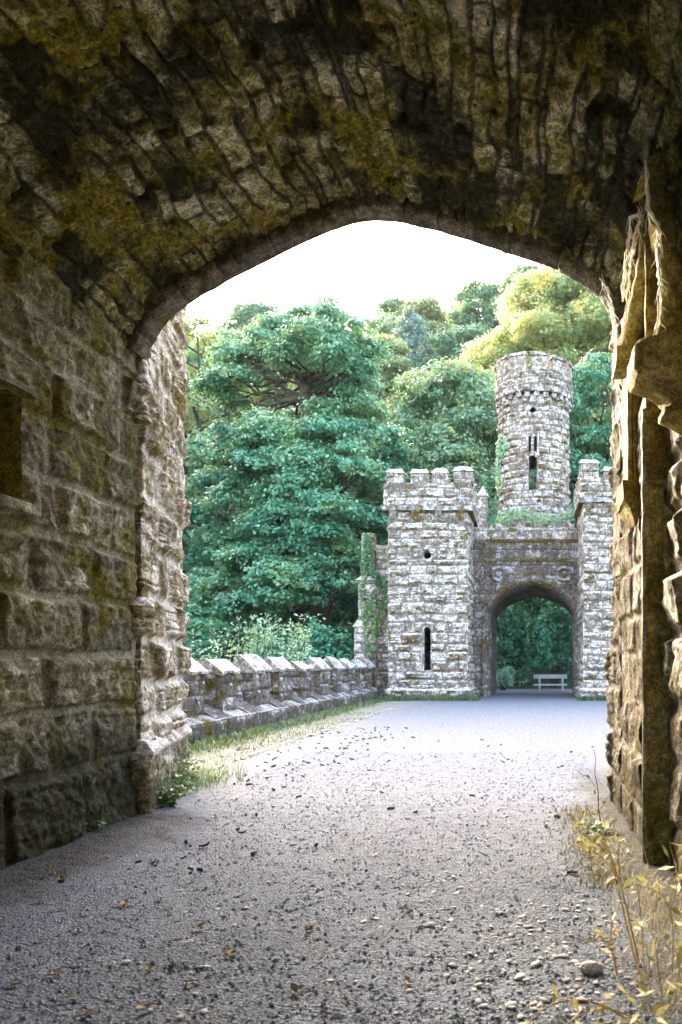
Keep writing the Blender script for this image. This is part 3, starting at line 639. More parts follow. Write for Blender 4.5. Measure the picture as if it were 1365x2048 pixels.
twR = sq_tower(rx0, rx1, GY, GY + 3.0, Z(1004), 0, Z(956), [(XA(1160), XA(1197), Z(920)), (XA(1207), XA(1240), Z(934)), (XA(1262), XA(1295), Z(938)), (rx1 - .5, rx1 + .13, Z(938))], None,
               [(GY + .75, GY + 1.3, Z(938)), (GY + 1.75, GY + 2.3, Z(938)), (GY + 2.6, GY + 3.1, Z(936))], 300)
# the gate wall with its arch
CY, BYk = 28.6, 32.8
Zc = lambda v: zat(v, CY)
Xc = lambda u: xat(u, CY)
gl, gr, gs, ga = Xc(975), Xc(1153), Zc(1226), Zc(1163)
gcx = (gl + gr) / 2
def tudor(n, l, r, zs, za, zb=0.0):
    """gate opening outline, from the left foot over the point to the right foot"""
    c = (l + r) / 2; hw = (r - l) / 2; rise = za - zs; a = []
    for t in np.linspace(0, 1, n):
        x = 1 - t
        z = rise * (1 - .50 * x ** 1.15 - .50 * x ** 5)
        a.append((c - hw * x, zs + z))
    R_ = [(2 * c - x, z) for x, z in a[::-1]][1:]
    return [(l, zb)] + a + R_ + [(r, zb)]
wl, wr = lx1 - .05, rx0 + .05
mb = MB()
ov = np.array(tudor(12, gl, gr, gs, ga))
def inside_gate(S, T, grow=.0):
    zz = np.interp(S, ov[1:-1, 0], ov[1:-1, 1]); return (S > gl - grow) & (S < gr + grow) & (T < zz + grow)
kwC = dict(row=(.28, .38), ln=(.4, .9), jw=.018, jb=.05, bulge=.02, off=.015, rough=.035, rsc=4, tilt=.02)
surf(mb, ls_(wl, wr, .035), ls_(0, Zc(1121), .035), lambda S, T: np.stack([S, 0 * S + CY, T], -1), rng, hole=lambda S, T: inside_gate(S, T), seed=60, **kwC)
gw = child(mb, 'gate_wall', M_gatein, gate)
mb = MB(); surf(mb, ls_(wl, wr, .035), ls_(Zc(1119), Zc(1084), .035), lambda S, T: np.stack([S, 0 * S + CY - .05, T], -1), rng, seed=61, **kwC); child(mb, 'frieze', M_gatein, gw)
for v, d in ((1120, .10), (1083, .16)):
    mb = MB(); mb.hexa([(wl, CY - d * .5, Zc(v + 3)), (wr, CY - d * .5, Zc(v + 3)), (wr, CY + .1, Zc(v + 3)), (wl, CY + .1, Zc(v + 3))],
                       [(wl, CY - d, Zc(v - 3)), (wr, CY - d, Zc(v - 3)), (wr, CY + .1, Zc(v - 3)), (wl, CY + .1, Zc(v - 3))], .05, .025, 4, 8); child(mb, 'string_course', M_trim, gw)
mb = MB(); wallfaces(mb, wl, wr, CY - .04, CY + .4, Zc(1080), Zc(1056), rng, res=(.035, .08, .1, .12), seed=63, **kwC)
mb.box(wl, wr, CY - .02, CY + .38, Zc(1058), Zc(1055), .08, .03); child(mb, 'parapet', M_gate, gw)
for i, (a, b, h) in enumerate([(956, 985, 1046), (993, 1012, 1047), (1034, 1048, 1050), (1062, 1086, 1047), (1098, 1112, 1051), (1120, 1150, 1046)]):
    mb = MB(); mb.box(Xc(a), Xc(b), CY - .03, CY + .38, Zc(1056), Zc(h), .05, .05, 5, i + 70); child(mb, 'merlon', M_gate, gw)
# arch moulding and passage
mb = MB()
fr_ = np.array(tudor(14, gl, gr, gs, ga)); o1 = np.array(tudor(14, gl - .20, gr + .18, gs, ga + .22)); i1 = np.array(tudor(14, gl + .10, gr - .08, gs - .02, ga - .10)); i2 = np.array(tudor(14, gl + .13, gr - .09, gs - .03, ga - .14))
e3 = lambda a, y: np.stack([a[:, 0], 0 * a[:, 0] + y, a[:, 1]], -1)
P = np.stack([e3(o1, CY + .02), e3(o1, CY - .07), e3((o1 + fr_) / 2, CY - .08), e3(fr_, CY - .03), e3((fr_ + i1) / 2, CY + .12), e3(i1, CY + .2), e3(i1, CY + .34), e3(i2, CY + .42)], 0)
k = 4; s0 = np.linspace(0, P.shape[1] - 1, (P.shape[1] - 1) * k + 1); P = np.stack([[np.interp(s0, range(P.shape[1]), P[j, :, c]) for c in range(3)] for j in range(len(P))]).transpose(0, 2, 1)
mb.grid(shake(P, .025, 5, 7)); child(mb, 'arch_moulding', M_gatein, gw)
mb = MB(); bk = np.array(tudor(14, xat(993, BYk), xat(1149, BYk), zat(1240, BYk), zat(1194, BYk)))
ys_ = np.linspace(0, 1, 40)[:, None, None]; a_, b_ = e3(i2, CY + .42), e3(bk, BYk)
P = (a_[None] * (1 - ys_) + b_[None] * ys_)
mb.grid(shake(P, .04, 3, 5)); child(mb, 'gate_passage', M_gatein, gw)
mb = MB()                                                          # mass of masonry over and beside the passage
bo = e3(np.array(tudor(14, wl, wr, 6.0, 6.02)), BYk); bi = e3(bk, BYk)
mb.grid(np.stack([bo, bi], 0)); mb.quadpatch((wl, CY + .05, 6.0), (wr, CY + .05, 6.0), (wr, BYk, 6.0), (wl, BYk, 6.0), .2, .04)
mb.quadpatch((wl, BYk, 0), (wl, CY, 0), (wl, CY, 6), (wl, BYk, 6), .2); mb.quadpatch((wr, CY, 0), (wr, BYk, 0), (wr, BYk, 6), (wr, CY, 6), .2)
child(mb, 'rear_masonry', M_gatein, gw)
for u in (997, 1129):                                              # carved roundels in the spandrels
    mb = MB(); c = (Xc(u), Zc(1149)); th = np.linspace(0, 2 * math.pi, 33)
    rr_ = lambda r, y: np.stack([c[0] + r * np.cos(th), 0 * th + y, c[1] + r * np.sin(th)], -1)
    mb.grid(shake(np.stack([rr_(.33, CY), rr_(.31, CY - .07), rr_(.24, CY - .09), rr_(.17, CY - .03), rr_(.13, CY + .03), rr_(.07, CY - .05), rr_(.001, CY - .06)], 0), .02, 8, 3)); child(mb, 'roundel', M_gatein, gw)
# round tower
TYc = 31.2; tcx = xat(1068, TYc); Zt = lambda v: zat(v, TYc - 1.3)
RS, RP = 70 * TYc / FPX, 76 * TYc / FPX
sy = lambda zbase, r: None
def cyl(mb, r, z0, z1, res, hole=None, batter=0.0, **kw):
    def f(S, T):
        a = S / r; rr2 = r + batter * sstep(z0 + 1.6, z0, T); return np.stack([tcx + rr2 * np.sin(a), TYc - rr2 * np.cos(a), T], -1)
    surf(mb, ls_(-math.pi * r, math.pi * r, res), ls_(z0, z1, res), f, rng, fade=(1, 1, 0, 0), fw=.02, hole=hole, **kw)
wz0, wz1, wz2 = Zt(981), Zt(912), Zt(874); wa = math.asin((xat(1066, TYc - 1.4) - tcx) / RS) * RS
def hole_t(S, T):
    d = np.abs(S - wa); lo = (d < .18) & (T > wz0) & (T < wz1 - .6 * d); up = (d > .055) & (d < .18) & (T > wz1 + .12) & (T < wz2)
    q = (d + np.abs(T - Zt(823))) < .15
    bk_ = (np.abs(np.abs(S) - math.pi * RS) < .5) & (T > wz0 - .3) & (T < wz1 + .2)
    return lo | up | q | bk_
mb = MB(); cyl(mb, RS, 5.9, Zt(790), .035, hole_t, batter=.16, seed=80, **dict(kwG, row=(.24, .33), ln=(.3, .65), bulge=.04))
rt = child(mb, 'round_tower', M_gate, gate)
def tw_pt(s, z, out=.0): a = s / RS; return (tcx + (RS + out) * math.sin(a), TYc - (RS + out) * math.cos(a), z)
mb = MB()
def bar(s0_, s1_, z0, z1, d0=-.18, d1=.05):
    A_ = [tw_pt(s0_, z0, d1), tw_pt(s1_, z0, d1), tw_pt(s1_, z0, d0), tw_pt(s0_, z0, d0)]; B_ = [tw_pt(s0_, z1, d1), tw_pt(s1_, z1, d1), tw_pt(s1_, z1, d0), tw_pt(s0_, z1, d0)]; mb.hexa(A_, B_, .05, .01)
bar(wa - .25, wa - .17, wz0 - .05, wz2 + .05); bar(wa + .17, wa + .25, wz0 - .05, wz2 + .05); bar(wa - .05, wa + .05, wz1 + .1, wz2 + .02, -.15, .02)
mb.hexa([tw_pt(wa - .18, wz1 - .04, .05), tw_pt(wa, wz1 + .08, .05), tw_pt(wa, wz1 + .08, -.15), tw_pt(wa - .18, wz1 - .04, -.15)], [tw_pt(wa - .18, wz1 + .12, .05), tw_pt(wa, wz1 + .14, .05), tw_pt(wa, wz1 + .14, -.15), tw_pt(wa - .18, wz1 + .12, -.15)])
mb.hexa([tw_pt(wa, wz1 + .08, .05), tw_pt(wa + .18, wz1 - .04, .05), tw_pt(wa + .18, wz1 - .04, -.15), tw_pt(wa, wz1 + .08, -.15)], [tw_pt(wa, wz1 + .14, .05), tw_pt(wa + .18, wz1 + .12, .05), tw_pt(wa + .18, wz1 + .12, -.15), tw_pt(wa, wz1 + .14, -.15)])
bar(wa - .25, wa + .25, wz2 + .03, wz2 + .16); bar(wa - .22, wa + .22, wz0 - .12, wz0 - .02)
child(mb, 'lancet_window', M_trim, rt)
mb = MB(); cyl(mb, RP, Zt(786), Zt(742), .035, seed=82, **dict(kwG, row=(.26, .34), ln=(.3, .6)))
a = np.linspace(-math.pi, math.pi, 60)
mb.grid(np.stack([np.stack([tcx + r * np.sin(a), TYc - r * np.cos(a), 0 * a + z], -1) for r, z in ((RS - .2, Zt(786)), (RP, Zt(786)))], 0))
mb.grid(np.stack([np.stack([tcx + r * np.sin(a), TYc - r * np.cos(a), 0 * a + z], -1) for r, z in ((RP, Zt(742)), (RP - .3, Zt(742)), (RP - .3, Zt(742) - .6), (.01, Zt(742) - .6))], 0))
child(mb, 'parapet', M_gate, rt)
def arc_block(mb, r0, r1, a0, a1, z0, z1, amp=.02, seed=0, top=None):
    pt = lambda r, a, z: (tcx + r * math.sin(a), TYc - r * math.cos(a), z)
    for i in range(4):
        b0 = a0 + (a1 - a0) * i / 4; b1 = a0 + (a1 - a0) * (i + 1) / 4
        mb.quadpatch(pt(r1, b0, z0), pt(r1, b1, z0), pt(r1, b1, z1), pt(r1, b0, z1), .04, amp, 6, seed); mb.quadpatch(pt(r0, b1, z0), pt(r0, b0, z0), pt(r0, b0, z1), pt(r0, b1, z1), .08, amp, 6, seed)
        mb.quadpatch(pt(r1, b0, z1), pt(r1, b1, z1), pt(r0, b1, z1), pt(r0, b0, z1), .06, amp, 6, seed); mb.quadpatch(pt(r0, b0, z0), pt(r0, b1, z0), pt(r1, b1, z0), pt(r1, b0, z0), .06, amp, 6, seed)
    mb.quadpatch(pt(r0, a0, z0), pt(r1, a0, z0), pt(r1, a0, z1), pt(r0, a0, z1), .06, amp, 6, seed); mb.quadpatch(pt(r1, a1, z0), pt(r0, a1, z0), pt(r0, a1, z1), pt(r1, a1, z1), .06, amp, 6, seed)
NM = 11
for i in range(NM):
    a0 = 2 * math.pi * i / NM - .08; mb = MB()
    h = Zt(716) + .05 * math.sin(i * 5.1)
    arc_block(mb, RP - .3, RP + .005, a0, a0 + .44, Zt(744), h, .02, i); arc_block(mb, RP - .34, RP + .06, a0 - .02, a0 + .46, h - .003, h + .12, .03, i + 30); child(mb, 'merlon', M_gate, rt)
for i in range(26):
    a0 = 2 * math.pi * i / 26; mb = MB(); arc_block(mb, RS - .05, RP - .01, a0, a0 + .13, Zt(797), Zt(787), .015, i); child(mb, 'corbel', M_trim, rt)
# little turret between the towers
ux = 966; TY2 = 30.2; cx2 = xat(ux, TY2); mb = MB()
def octa(mb, cx, cy, rings, n=8, amp=.015):
    th = np.linspace(0, 2 * math.pi, n + 1) + math.pi / n
    mb.grid(shake(np.stack([np.stack([cx + r * np.cos(th), cy + r * np.sin(th), 0 * th + z], -1) for r, z in rings], 0), amp, 5, 3))
zz = lambda v: zat(v, TY2)
octa(mb, cx2, TY2, [(.16, 6.0), (.17, zz(1040)), (.24, zz(1018)), (.24, zz(1014)), (.22, zz(1012)), (.22, zz(996)), (.26, zz(994)), (.25, zz(990)), (.12, zz(982)), (.07, zz(976)), (.001, zz(972))])
child(mb, 'pinnacle', M_gate, gate)
# ivy-grown stepped buttress at the left of the left tower
BY = 27.2; xb = lambda u: xat(u, BY); zb = lambda v: zat(v, BY)
rng = np.random.default_rng(303)
mb = MB()
kwB = dict(row=(.26, .36), ln=(.3, .6), jw=.02, jb=.05, bulge=.03, off=.02, rough=.04, tilt=.03)
wallfaces(mb, xb(722), xb(747), BY + .1, BY + .55, zb(1156), zb(1070), rng, res=(.04, .06, .1, .1), **kwB)
mb.box(xb(722), xb(747), BY + .1, BY + .55, zb(1071), zb(1066), .08, .05)
wallfaces(mb, xb(717), xb(752), BY, BY + .75, zb(1250), zb(1158), rng, res=(.04, .06, .1, .1), **kwB)
mb.hexa([(xb(713), BY - .06, zb(1160)), (xb(752), BY - .06, zb(1160)), (xb(752), BY + .8, zb(1160)), (xb(713), BY + .8, zb(1160))], [(xb(722), BY + .1, zb(1150)), (xb(748), BY + .1, zb(1150)), (xb(748), BY + .6, zb(1150)), (xb(722), BY + .6, zb(1150))], .06, .03)
wallfaces(mb, xb(710), xb(752), BY - .1, BY + .95, -.5, zb(1252), rng, res=(.04, .06, .1, .1), **kwB)
mb.hexa([(xb(705), BY - .16, zb(1254)), (xb(754), BY - .16, zb(1254)), (xb(754), BY + 1, zb(1254)), (xb(705), BY + 1, zb(1254))], [(xb(717), BY, zb(1240)), (xb(752), BY, zb(1240)), (xb(752), BY + .75, zb(1240)), (xb(717), BY + .75, zb(1240))], .06, .03)
bt = child(mb, 'stepped_buttress', M_gate, gate)
mb = MB(); wallfaces(mb, xb(750), xb(782), BY + .2, BY + .8, -.5, zb(1092), rng, res=(.04, .1, .1, .1), **kwB); mb.box(xb(750), xb(782), BY + .2, BY + .8, zb(1093), zb(1089), .08, .05)
child(mb, 'link_wall', M_gate, gate)

# ------------------------------------------------------------------ parapet along the bridge
par = thing('bridge_parapet', (-5.5, 18, 0), 'crenellated stone bridge parapet with gabled copings running along the left of the road', 'parapet wall')
rng = np.random.default_rng(404)
px0, px1 = -5.85, -5.35                                # back, road face
mb = MB()
surf(mb, ls_(8.6, 26.3, .05), ls_(-.1, .33, .04), lambda S, T: np.stack([0 * S + px1 + .22, S, T], -1), rng, row=(.5, .6), ln=(.5, 1.1), jw=.015, jb=.04, bulge=.02, off=.03, rough=.035)
mb.quadpatch((px1 + .23, 8.6, .33), (px1 + .23, 26.3, .33), (px1 + .0, 26.3, .44), (px1 + .0, 8.6, .44), .07, .03, 4)
mb.quadpatch((px1 + .22, 26.3, 0), (px1 + .22, 8.6, 0), (px1 + .23, 8.6, .33), (px1 + .23, 26.3, .33), .2)
mb.quadpatch((px0, 26.3, -.5), (px0, 8.6, -.5), (px0, 8.6, .44), (px0, 26.3, .44), .15, .03); mb.quadpatch((px1, 8.6, .44), (px1, 26.3, .44), (px0, 26.3, .44), (px0, 8.6, .44), .15, .02)
mb.quadpatch((px0, 8.6, -.2), (px1 + .22, 8.6, -.2), (px1 + .22, 8.6, .33), (px0, 8.6, .44), .1)
child(mb, 'base_wall', M_par, par)
for i in range(11):
    y0 = 9.95 + 1.6 * i - (.35 if i == 0 else 0); L_ = .90 + .10 * math.sin(i * 2.3); z1 = 1.10
    mb = MB(); sd = 500 + i
    wallfaces(mb, px0, px1, y0, y0 + L_, .42, z1, rng, res=(.03, .03, .1, .1), row=(.2, .36), ln=(.25, .5), jw=.018, jb=.05, bulge=.03, off=.025, rough=.04, tilt=.03, seed=sd)
    m = child(mb, 'merlon', M_par, par)
    mb = MB(); o = .05; rz = 1.43 - (.07 if i in (2, 5) else 0) + .035 * math.sin(i * 4.7); xm = (px0 + px1) / 2 + .03 * math.sin(i * 3.1)
    a0, a1, b0, b1 = px0 - o, px1 + o, y0 - o, y0 + L_ + o
    k = dict(res=.035, amp=.035, sc=4.5, seed=sd)
    mb.quadpatch((a1, b0, z1), (a1, b1, z1), (a1, b1, z1 + .05), (a1, b0, z1 + .05), **k); mb.quadpatch((a0, b1, z1), (a0, b0, z1), (a0, b0, z1 + .05), (a0, b1, z1 + .05), **k)
    mb.quadpatch((a1, b0, z1 + .05), (a1, b1, z1 + .05), (xm, b1, rz), (xm, b0, rz), **k); mb.quadpatch((a0, b1, z1 + .05), (a0, b0, z1 + .05), (xm, b0, rz), (xm, b1, rz), **k)
    mb.quadpatch((a0, b0, z1), (a1, b0, z1), (a1, b0, z1 + .05), (a0, b0, z1 + .05), **k); mb.quadpatch((a1, b1, z1), (a0, b1, z1), (a0, b1, z1 + .05), (a1, b1, z1 + .05), **k)
    mb.quadpatch((a0, b0, z1 + .05), (a1, b0, z1 + .05), (xm, b0, rz), (xm, b0, rz), **k); mb.quadpatch((a1, b1, z1 + .05), (a0, b1, z1 + .05), (xm, b1, rz), (xm, b1, rz), **k)
    mb.quadpatch((a0, b1, z1), (a1, b1, z1), (a1, b0, z1), (a0, b0, z1), **k)
    child(mb, 'coping', M_cope, m)
    if i < 10:                                         # sloping sill of the gap behind this merlon
        g0, g1 = y0 + L_ + .01, y0 + 1.6 - .01; mb = MB()
        mb.hexa([(px0, g0, .42), (px1 + .2, g0, .35), (px1 + .2, g1, .35), (px0, g1, .42)], [(px0, g0, .70), (px1 + .06, g0, .44), (px1 + .06, g1, .44), (px0, g1, .70)], .05, .02, 5, sd)
        child(mb, 'embrasure_sill', M_sill, par)

# ------------------------------------------------------------------ bench beyond the gate
BYn = 34.6; bx0, bx1 = xat(1068, BYn), xat(1135, BYn); bz = zat(1379, BYn) * 0
bench = thing('park_bench', ((bx0 + bx1) / 2, BYn, 0), 'pale weathered timber bench seen through the gate arch', 'bench')
bt_ = zat(1349, BYn); sz = zat(1368, BYn)
mb = MB(); mb.box(bx0, bx1, BYn + .18, BYn + .23, bt_ - .19, bt_, .1, .004); child(mb, 'backrest', M_bench, bench)
mb = MB(); mb.box(bx0 - .02, bx1 - .02, BYn - .22, BYn + .14, sz - .07, sz, .1, .004); child(mb, 'seat', M_bench, bench)
for x in (bx0 + .22, bx1 - .26):
    mb = MB(); mb.box(x, x + .10, BYn + .10, BYn + .18, -.02, bt_ - .05, .1); child(mb, 'back_post', M_bench, bench)
    mb = MB(); mb.box(x, x + .10, BYn - .2, BYn - .1, -.02, sz - .07, .1); child(mb, 'leg', M_bench, bench)

# ------------------------------------------------------------------ foliage
def clump(mb, c, rx, ry, rz, n, size, rng, low=-.35, up=.5, tone=0.0, per=7, gap=-.18):
    """a bough of foliage: twigs set over a lumpy dome, each with a spray of leaves, thinned by noise so gaps show"""
    k = max(3, int(n / per)); d = rng.normal(size=(k * 3, 3)); d /= np.linalg.norm(d, axis=1)[:, None]; d = d[d[:, 2] > low]
    g = fbm(d * 1.3 + np.asarray(c)[None] * 3.1, 1.9, 2, 13); d = d[g > gap][:k]; k = len(d)
    lump = 1 + .42 * fbm(d + np.asarray(c)[None] * 1.7, 2.1, 3, 3)
    r = (rng.uniform(.15, 1.0, k) ** .25) * lump
    C = np.asarray(c) + d * r[:, None] * [rx, ry, rz]
    N = d * [.75, .75, .7] + [0, 0, up] + rng.normal(size=(k, 3)) * .25
    tk = rng.normal(0, .3, k) + tone
    C = np.repeat(C, per, 0) + rng.normal(size=(k * per, 3)) * size * [.85, .85, .45]; N = np.repeat(N, per, 0) + rng.normal(size=(k * per, 3)) * .45
    s = size * rng.uniform(.6, 1.35, k * per)
    mb.leaves(C, N, s, s * .66, rng, tone=np.clip(np.repeat(tk, per) + rng.normal(0, .35, k * per), -1, 1))
def limb(mb, a, b, r0, r1, rng, sag=.0, n=9, wob=.12):
    a, b = np.asarray(a, float), np.asarray(b, float); t = np.linspace(0, 1, n)[:, None]; L = np.linalg.norm(b - a)
    p = a + (b - a) * t; p[:, 2] += sag * L * np.sin(t[:, 0] * math.pi)
    w_ = rng.normal(size=(n, 3)) * wob * L * .12; w_[0] = 0; w_[-1] = 0; p += w_
    mb.tube(p, np.linspace(r0, r1, n), 7)
def tree_from_clumps(root, clumps, base, fork, r0, leafm, size, dens, rng, low=-.35):
    cr = MB(); tr = MB()
    limb(tr, base, fork, r0, r0 * .62, rng, 0, 10, .25)
    for (c, rx, ry, rz, tn) in clumps:
        area = rx * rx + rx * rz * 2
        clump(cr, c, rx, ry, rz, int(dens * area), size, rng, low=low, tone=tn)
        mid = np.asarray(fork) * .55 + np.asarray(c) * .45; mid[2] = max(fork[2] * .6 + c[2] * .3, min(mid[2], c[2]))
        limb(tr, np.asarray(fork) + rng.normal(size=3) * .1, np.asarray(c) - [0, 0, rz * .15], r0 * .36, r0 * .05, rng, .06, 8, .5)
    t_ = tr.build('trunk', M_bark, root); c_ = cr.build('crown', leafm, root, smooth=False)
    return t_, c_

# the big sycamore beyond the parapet
rng = np.random.default_rng(7)
TY = 36.0; k = TY / FPX
BIG = [(455, 705, 36, 1), (430, 760, 34, 1), (620, 735, 36, 2), (745, 700, 30, 1), (636, 618, 46, 0), (590, 640, 52, 1), (690, 640, 44, -1), (545, 668, 52, 0), (640, 668, 60, -3), (705, 680, 40, 1), (500, 700, 52, 1), (590, 705, 50, -2), (690, 725, 50, -1), (465, 742, 42, 0),
       (540, 745, 40, 2), (720, 755, 42, 1), (470, 790, 36, 2), (660, 770, 46, 2), (720, 805, 50, 0), (640, 812, 30, -4),
       (560, 858, 62, -3), (650, 850, 60, -4), (740, 862, 62, -1), (480, 880, 50, -1), (795, 905, 44, 0), (610, 905, 70, -4), (700, 925, 70, -4), (520, 925, 55, -3), (440, 945, 50, 0),
       (775, 965, 52, -1), (580, 972, 60, -4), (470, 990, 55, -2), (800, 1010, 40, 1), (660, 1008, 62, -5), (400, 1010, 40, 1), (540, 1040, 60, -4), (735, 1030, 52, -2), (430, 1065, 52, -1),
       (620, 1075, 66, -4), (500, 1100, 58, -4), (700, 1105, 60, -3), (385, 1110, 36, 1), (760, 1100, 40, 0), (570, 1140, 60, -5), (440, 1150, 52, -2), (650, 1150, 56, -4), (720, 1165, 46, -1),
       (505, 1195, 52, -4), (395, 1195, 45, 0), (450, 1240, 48, -3), (530, 1250, 44, -2), (370, 1260, 44, 0)]
cl_ = []
for (u, v, r, d) in BIG:
    c = at(u, v + r * .35, TY + d * .8); R_ = r * k * rng.uniform(.86, 1.08)
    cl_.append((c, R_, R_ * 1.05, R_ * rng.uniform(.52, .72), rng.uniform(-.55, .35) + (.4 if v < 780 else .1)))
    for _ in range(2):
        a_ = rng.uniform(0, 6.28); q = R_ * rng.uniform(.35, .6); cl_.append((c + [R_ * math.cos(a_) * .8, -R_ * .4 * abs(math.sin(a_)), R_ * .6 * math.sin(a_)], q, q, q * .75, rng.uniform(-.4, .4)))
for j in range(34):                                       # far side of the crown
    v = rng.uniform(640, 1200); hw = np.interp(v, [600, 700, 800, 950, 1250], [60, 150, 150, 215, 230]); u = 600 + rng.uniform(-hw, hw)
    if v < 840: continue
    c = at(u, v, TY + rng.uniform(2.5, 6)); R_ = rng.uniform(45, 65) * k; cl_.append((c, R_, R_, R_ * .6, -.1))
big = thing('sycamore_tree', (xat(618, TY), TY, terr(np.array(xat(618, TY)), np.array(TY)).item()), 'tallest spreading broadleaf tree with layered crown standing behind the parapet', 'tree')
bz_ = big.location.z
fork = at(618, 850, TY)
tr = MB(); cr = MB()
base = np.array([xat(625, TY), TY, bz_ - .5])
limb(tr, base, at(640, 1010, TY), .62, .5, rng, 0, 10, .2); limb(tr, at(640, 1010, TY), at(618, 840, TY), .5, .36, rng, 0, 8, .2)
for a_, b_, r0, r1 in [((618, 840), (603, 760), .34, .22), ((603, 760), (560, 738), .2, .12), ((560, 738), (500, 745), .13, .05), ((603, 760), (640, 690), .2, .06), ((618, 840), (660, 800), .26, .12), ((660, 800), (720, 760), .13, .05), ((603, 795), (540, 812), .2, .09), ((540, 812), (470, 800), .1, .04),
                   ((560, 738), (540, 690), .1, .04), ((640, 1010), (560, 960), .3, .12), ((640, 1010), (760, 940), .3, .12), ((640, 1010), (520, 1060), .26, .1), ((640, 1010), (720, 1080), .26, .1), ((560, 960), (450, 980), .12, .05), ((520, 1060), (410, 1100), .12, .05), ((630, 1060), (480, 1180), .22, .08), ((650, 1120), (560, 1250), .2, .06)]:
    limb(tr, at(*a_, TY - .3), at(*b_, TY - .6), r0, r1, rng, .05, 9, .35)
for (c, rx, ry, rz, tn) in cl_:
    clump(cr, c, rx, ry, rz, int(760 * (rx * rx + 1.3 * rx * rz)), .175, rng, low=-.3, tone=tn, gap=-.08)
for i, (c, rx, ry, rz, tn) in enumerate(cl_):
    j = np.array(at(618, min(1080, max(760, (VPV - (c[2] - CAMH) / k) + 40)), TY)); limb(tr, j, c, .09, .025, rng, .05, 7, .5)
def sub(mb, name, mat, root, smooth=True):
    o = mb.build(name, mat, None, smooth=smooth); o.parent = root; o.matrix_parent_inverse = root_inv(root); return o
sub(tr, 'trunk', M_bark, big); sub(cr, 'crown', L_big, big, False)

# woodland trees: a few kinds, copied over the hillside
def proto(name, label, H, W, nclump, leafm, size, dens, seed, cat='tree', group=None, low0=.3, low=-.3, flat=.7, fine=.72):
    rng = np.random.default_rng(seed); root = thing(name, (0, 0, 0), label, cat, group)
    cl = []
    nclump = int(nclump / fine ** 2 * .85)
    for j in range(nclump):
        t = (j + .5) / nclump; zz = H * (low0 + (1 - low0) * t); prof = math.sin(math.pi * min(1, .12 + .83 * (1 - abs(t - .38) / .75) * .6 + 0)) if True else 1
        prof = max(.18, (1 - max(0, (t - .35) / .65) ** 2.2) ** .5 * (.65 + .35 * min(1, t / .35)))
        a = j * 2.4 + rng.uniform(-.4, .4); rr_ = W * prof * rng.uniform(.2, 1.0) ** .6 * .92; R_ = W * rng.uniform(.28, .54) * fine * (.6 + .4 * prof)
        cl.append((np.array([rr_ * math.cos(a), rr_ * math.sin(a), zz - R_ * flat * .6]), R_, R_, R_ * flat, rng.uniform(-.45, .45)))
    tree_from_clumps(root, cl, np.array([0, 0, -1.0]), np.array([rng.uniform(-.3, .3), rng.uniform(-.3, .3), H * low0 * .9]), .028 * H, leafm, size, dens, rng, low)
    return root
G_h = 'trees of the wooded hillside'
pA = proto('hillside_tree', 'rounded green broadleaf tree crowded among others on the wooded hillside', 12, 5.2, 22, L_hill, .33, 190, 61, group=G_h)
pB = proto('hillside_tree', 'rounded green broadleaf tree crowded among others on the wooded hillside', 15, 5.0, 24, L_hill, .33, 190, 62, group=G_h)
pC = proto('hillside_tree', 'rounded green broadleaf tree crowded among others on the wooded hillside', 10, 5.0, 18, L_hill, .32, 190, 63, group=G_h, low0=.2)
protos = [pA, pB, pC]; used = set()
rnd = random.Random(17)
def plant(p, x, y, s, dz=-.3):
    z = float(terr(np.array(float(x)), np.array(float(y)))) + dz; sc = (s * rnd.uniform(.9, 1.1), s * rnd.uniform(.9, 1.1), s)
    if id(p) not in used:
        used.add(id(p)); p.location = (x, y, z); p.rotation_euler = (0, 0, rnd.uniform(0, 6.28)); p.scale = sc; return p
    return dup(p, (x, y, z), rnd.uniform(0, 6.28), sc)
for y in (48, 55, 63, 71, 80, 89, 97, 103, 109):
    u0, u1 = 300, 1290; x0, x1 = xat(u0, y), xat(u1, y); n_ = int((x1 - x0) / 6.6)
    for j in range(n_ + 1):
        x = x0 + (x1 - x0) * j / n_ + rnd.uniform(-1.6, 1.6); yy = y + rnd.uniform(-2.5, 2.5)
        plant(protos[rnd.randrange(3)], x, yy, rnd.uniform(.8, 1.15))
for (x, y, sc_) in ((-25.5, 39, 1.25), (-29, 46, 1.2), (-24, 34, 1.05), (-27, 36, 1.2), (-24, 29, 1.0)): plant(protos[1], x, y, sc_, .0)  # unseen trees added at left to keep sun off the passage floor
# special trees
def own(p, label, x, y, s, z=None):
    p.location = (x, y, float(terr(np.array(float(x)), np.array(float(y)))) if z is None else z); p.scale = (s, s, s); p['label'] = label
    return p
yt = proto('golden_tree', 'large yellow-green tree catching the sun above the round tower', 27, 7.6, 60, L_yel, .28, 260, 71, low0=.35)
own(yt, 'large yellow-green tree catching the sun above the round tower', xat(1140, 60), 60, 1.0, zat(545, 60) - 27)
dt_ = proto('leafy_tree', 'dark green tree filling the gap right of the round tower', 17, 4.6, 34, L_dark, .22, 330, 72, low0=.15)
own(dt_, 'dark green tree filling the gap right of the round tower', xat(1205, 43), 43, 1.0, zat(715, 43) - 17)
lt_ = proto('leafy_tree', 'mid green tree standing behind the round tower and left of it', 19, 5.6, 44, L_sage, .24, 320, 73, low0=.15)
own(lt_, 'mid green tree standing just left of the round tower', xat(900, 48), 48, 1.0, zat(730, 48) - 19)
sl_ = proto('slender_tree', 'thin pale green tree on the left edge beside the outer pier', 22, 3.4, 30, L_hill, .24, 190, 74, low0=.2)
own(sl_, 'tall thin-crowned tree at the left beside the arch pier', xat(388, 48), 48, 1.0, zat(625, 48) - 22)
gt2 = proto('golden_tree', 'sunlit yellow-green tree glowing through the upper boughs of the tallest tree', 13, 5.5, 26, L_yel, .28, 200, 76, low0=.2)
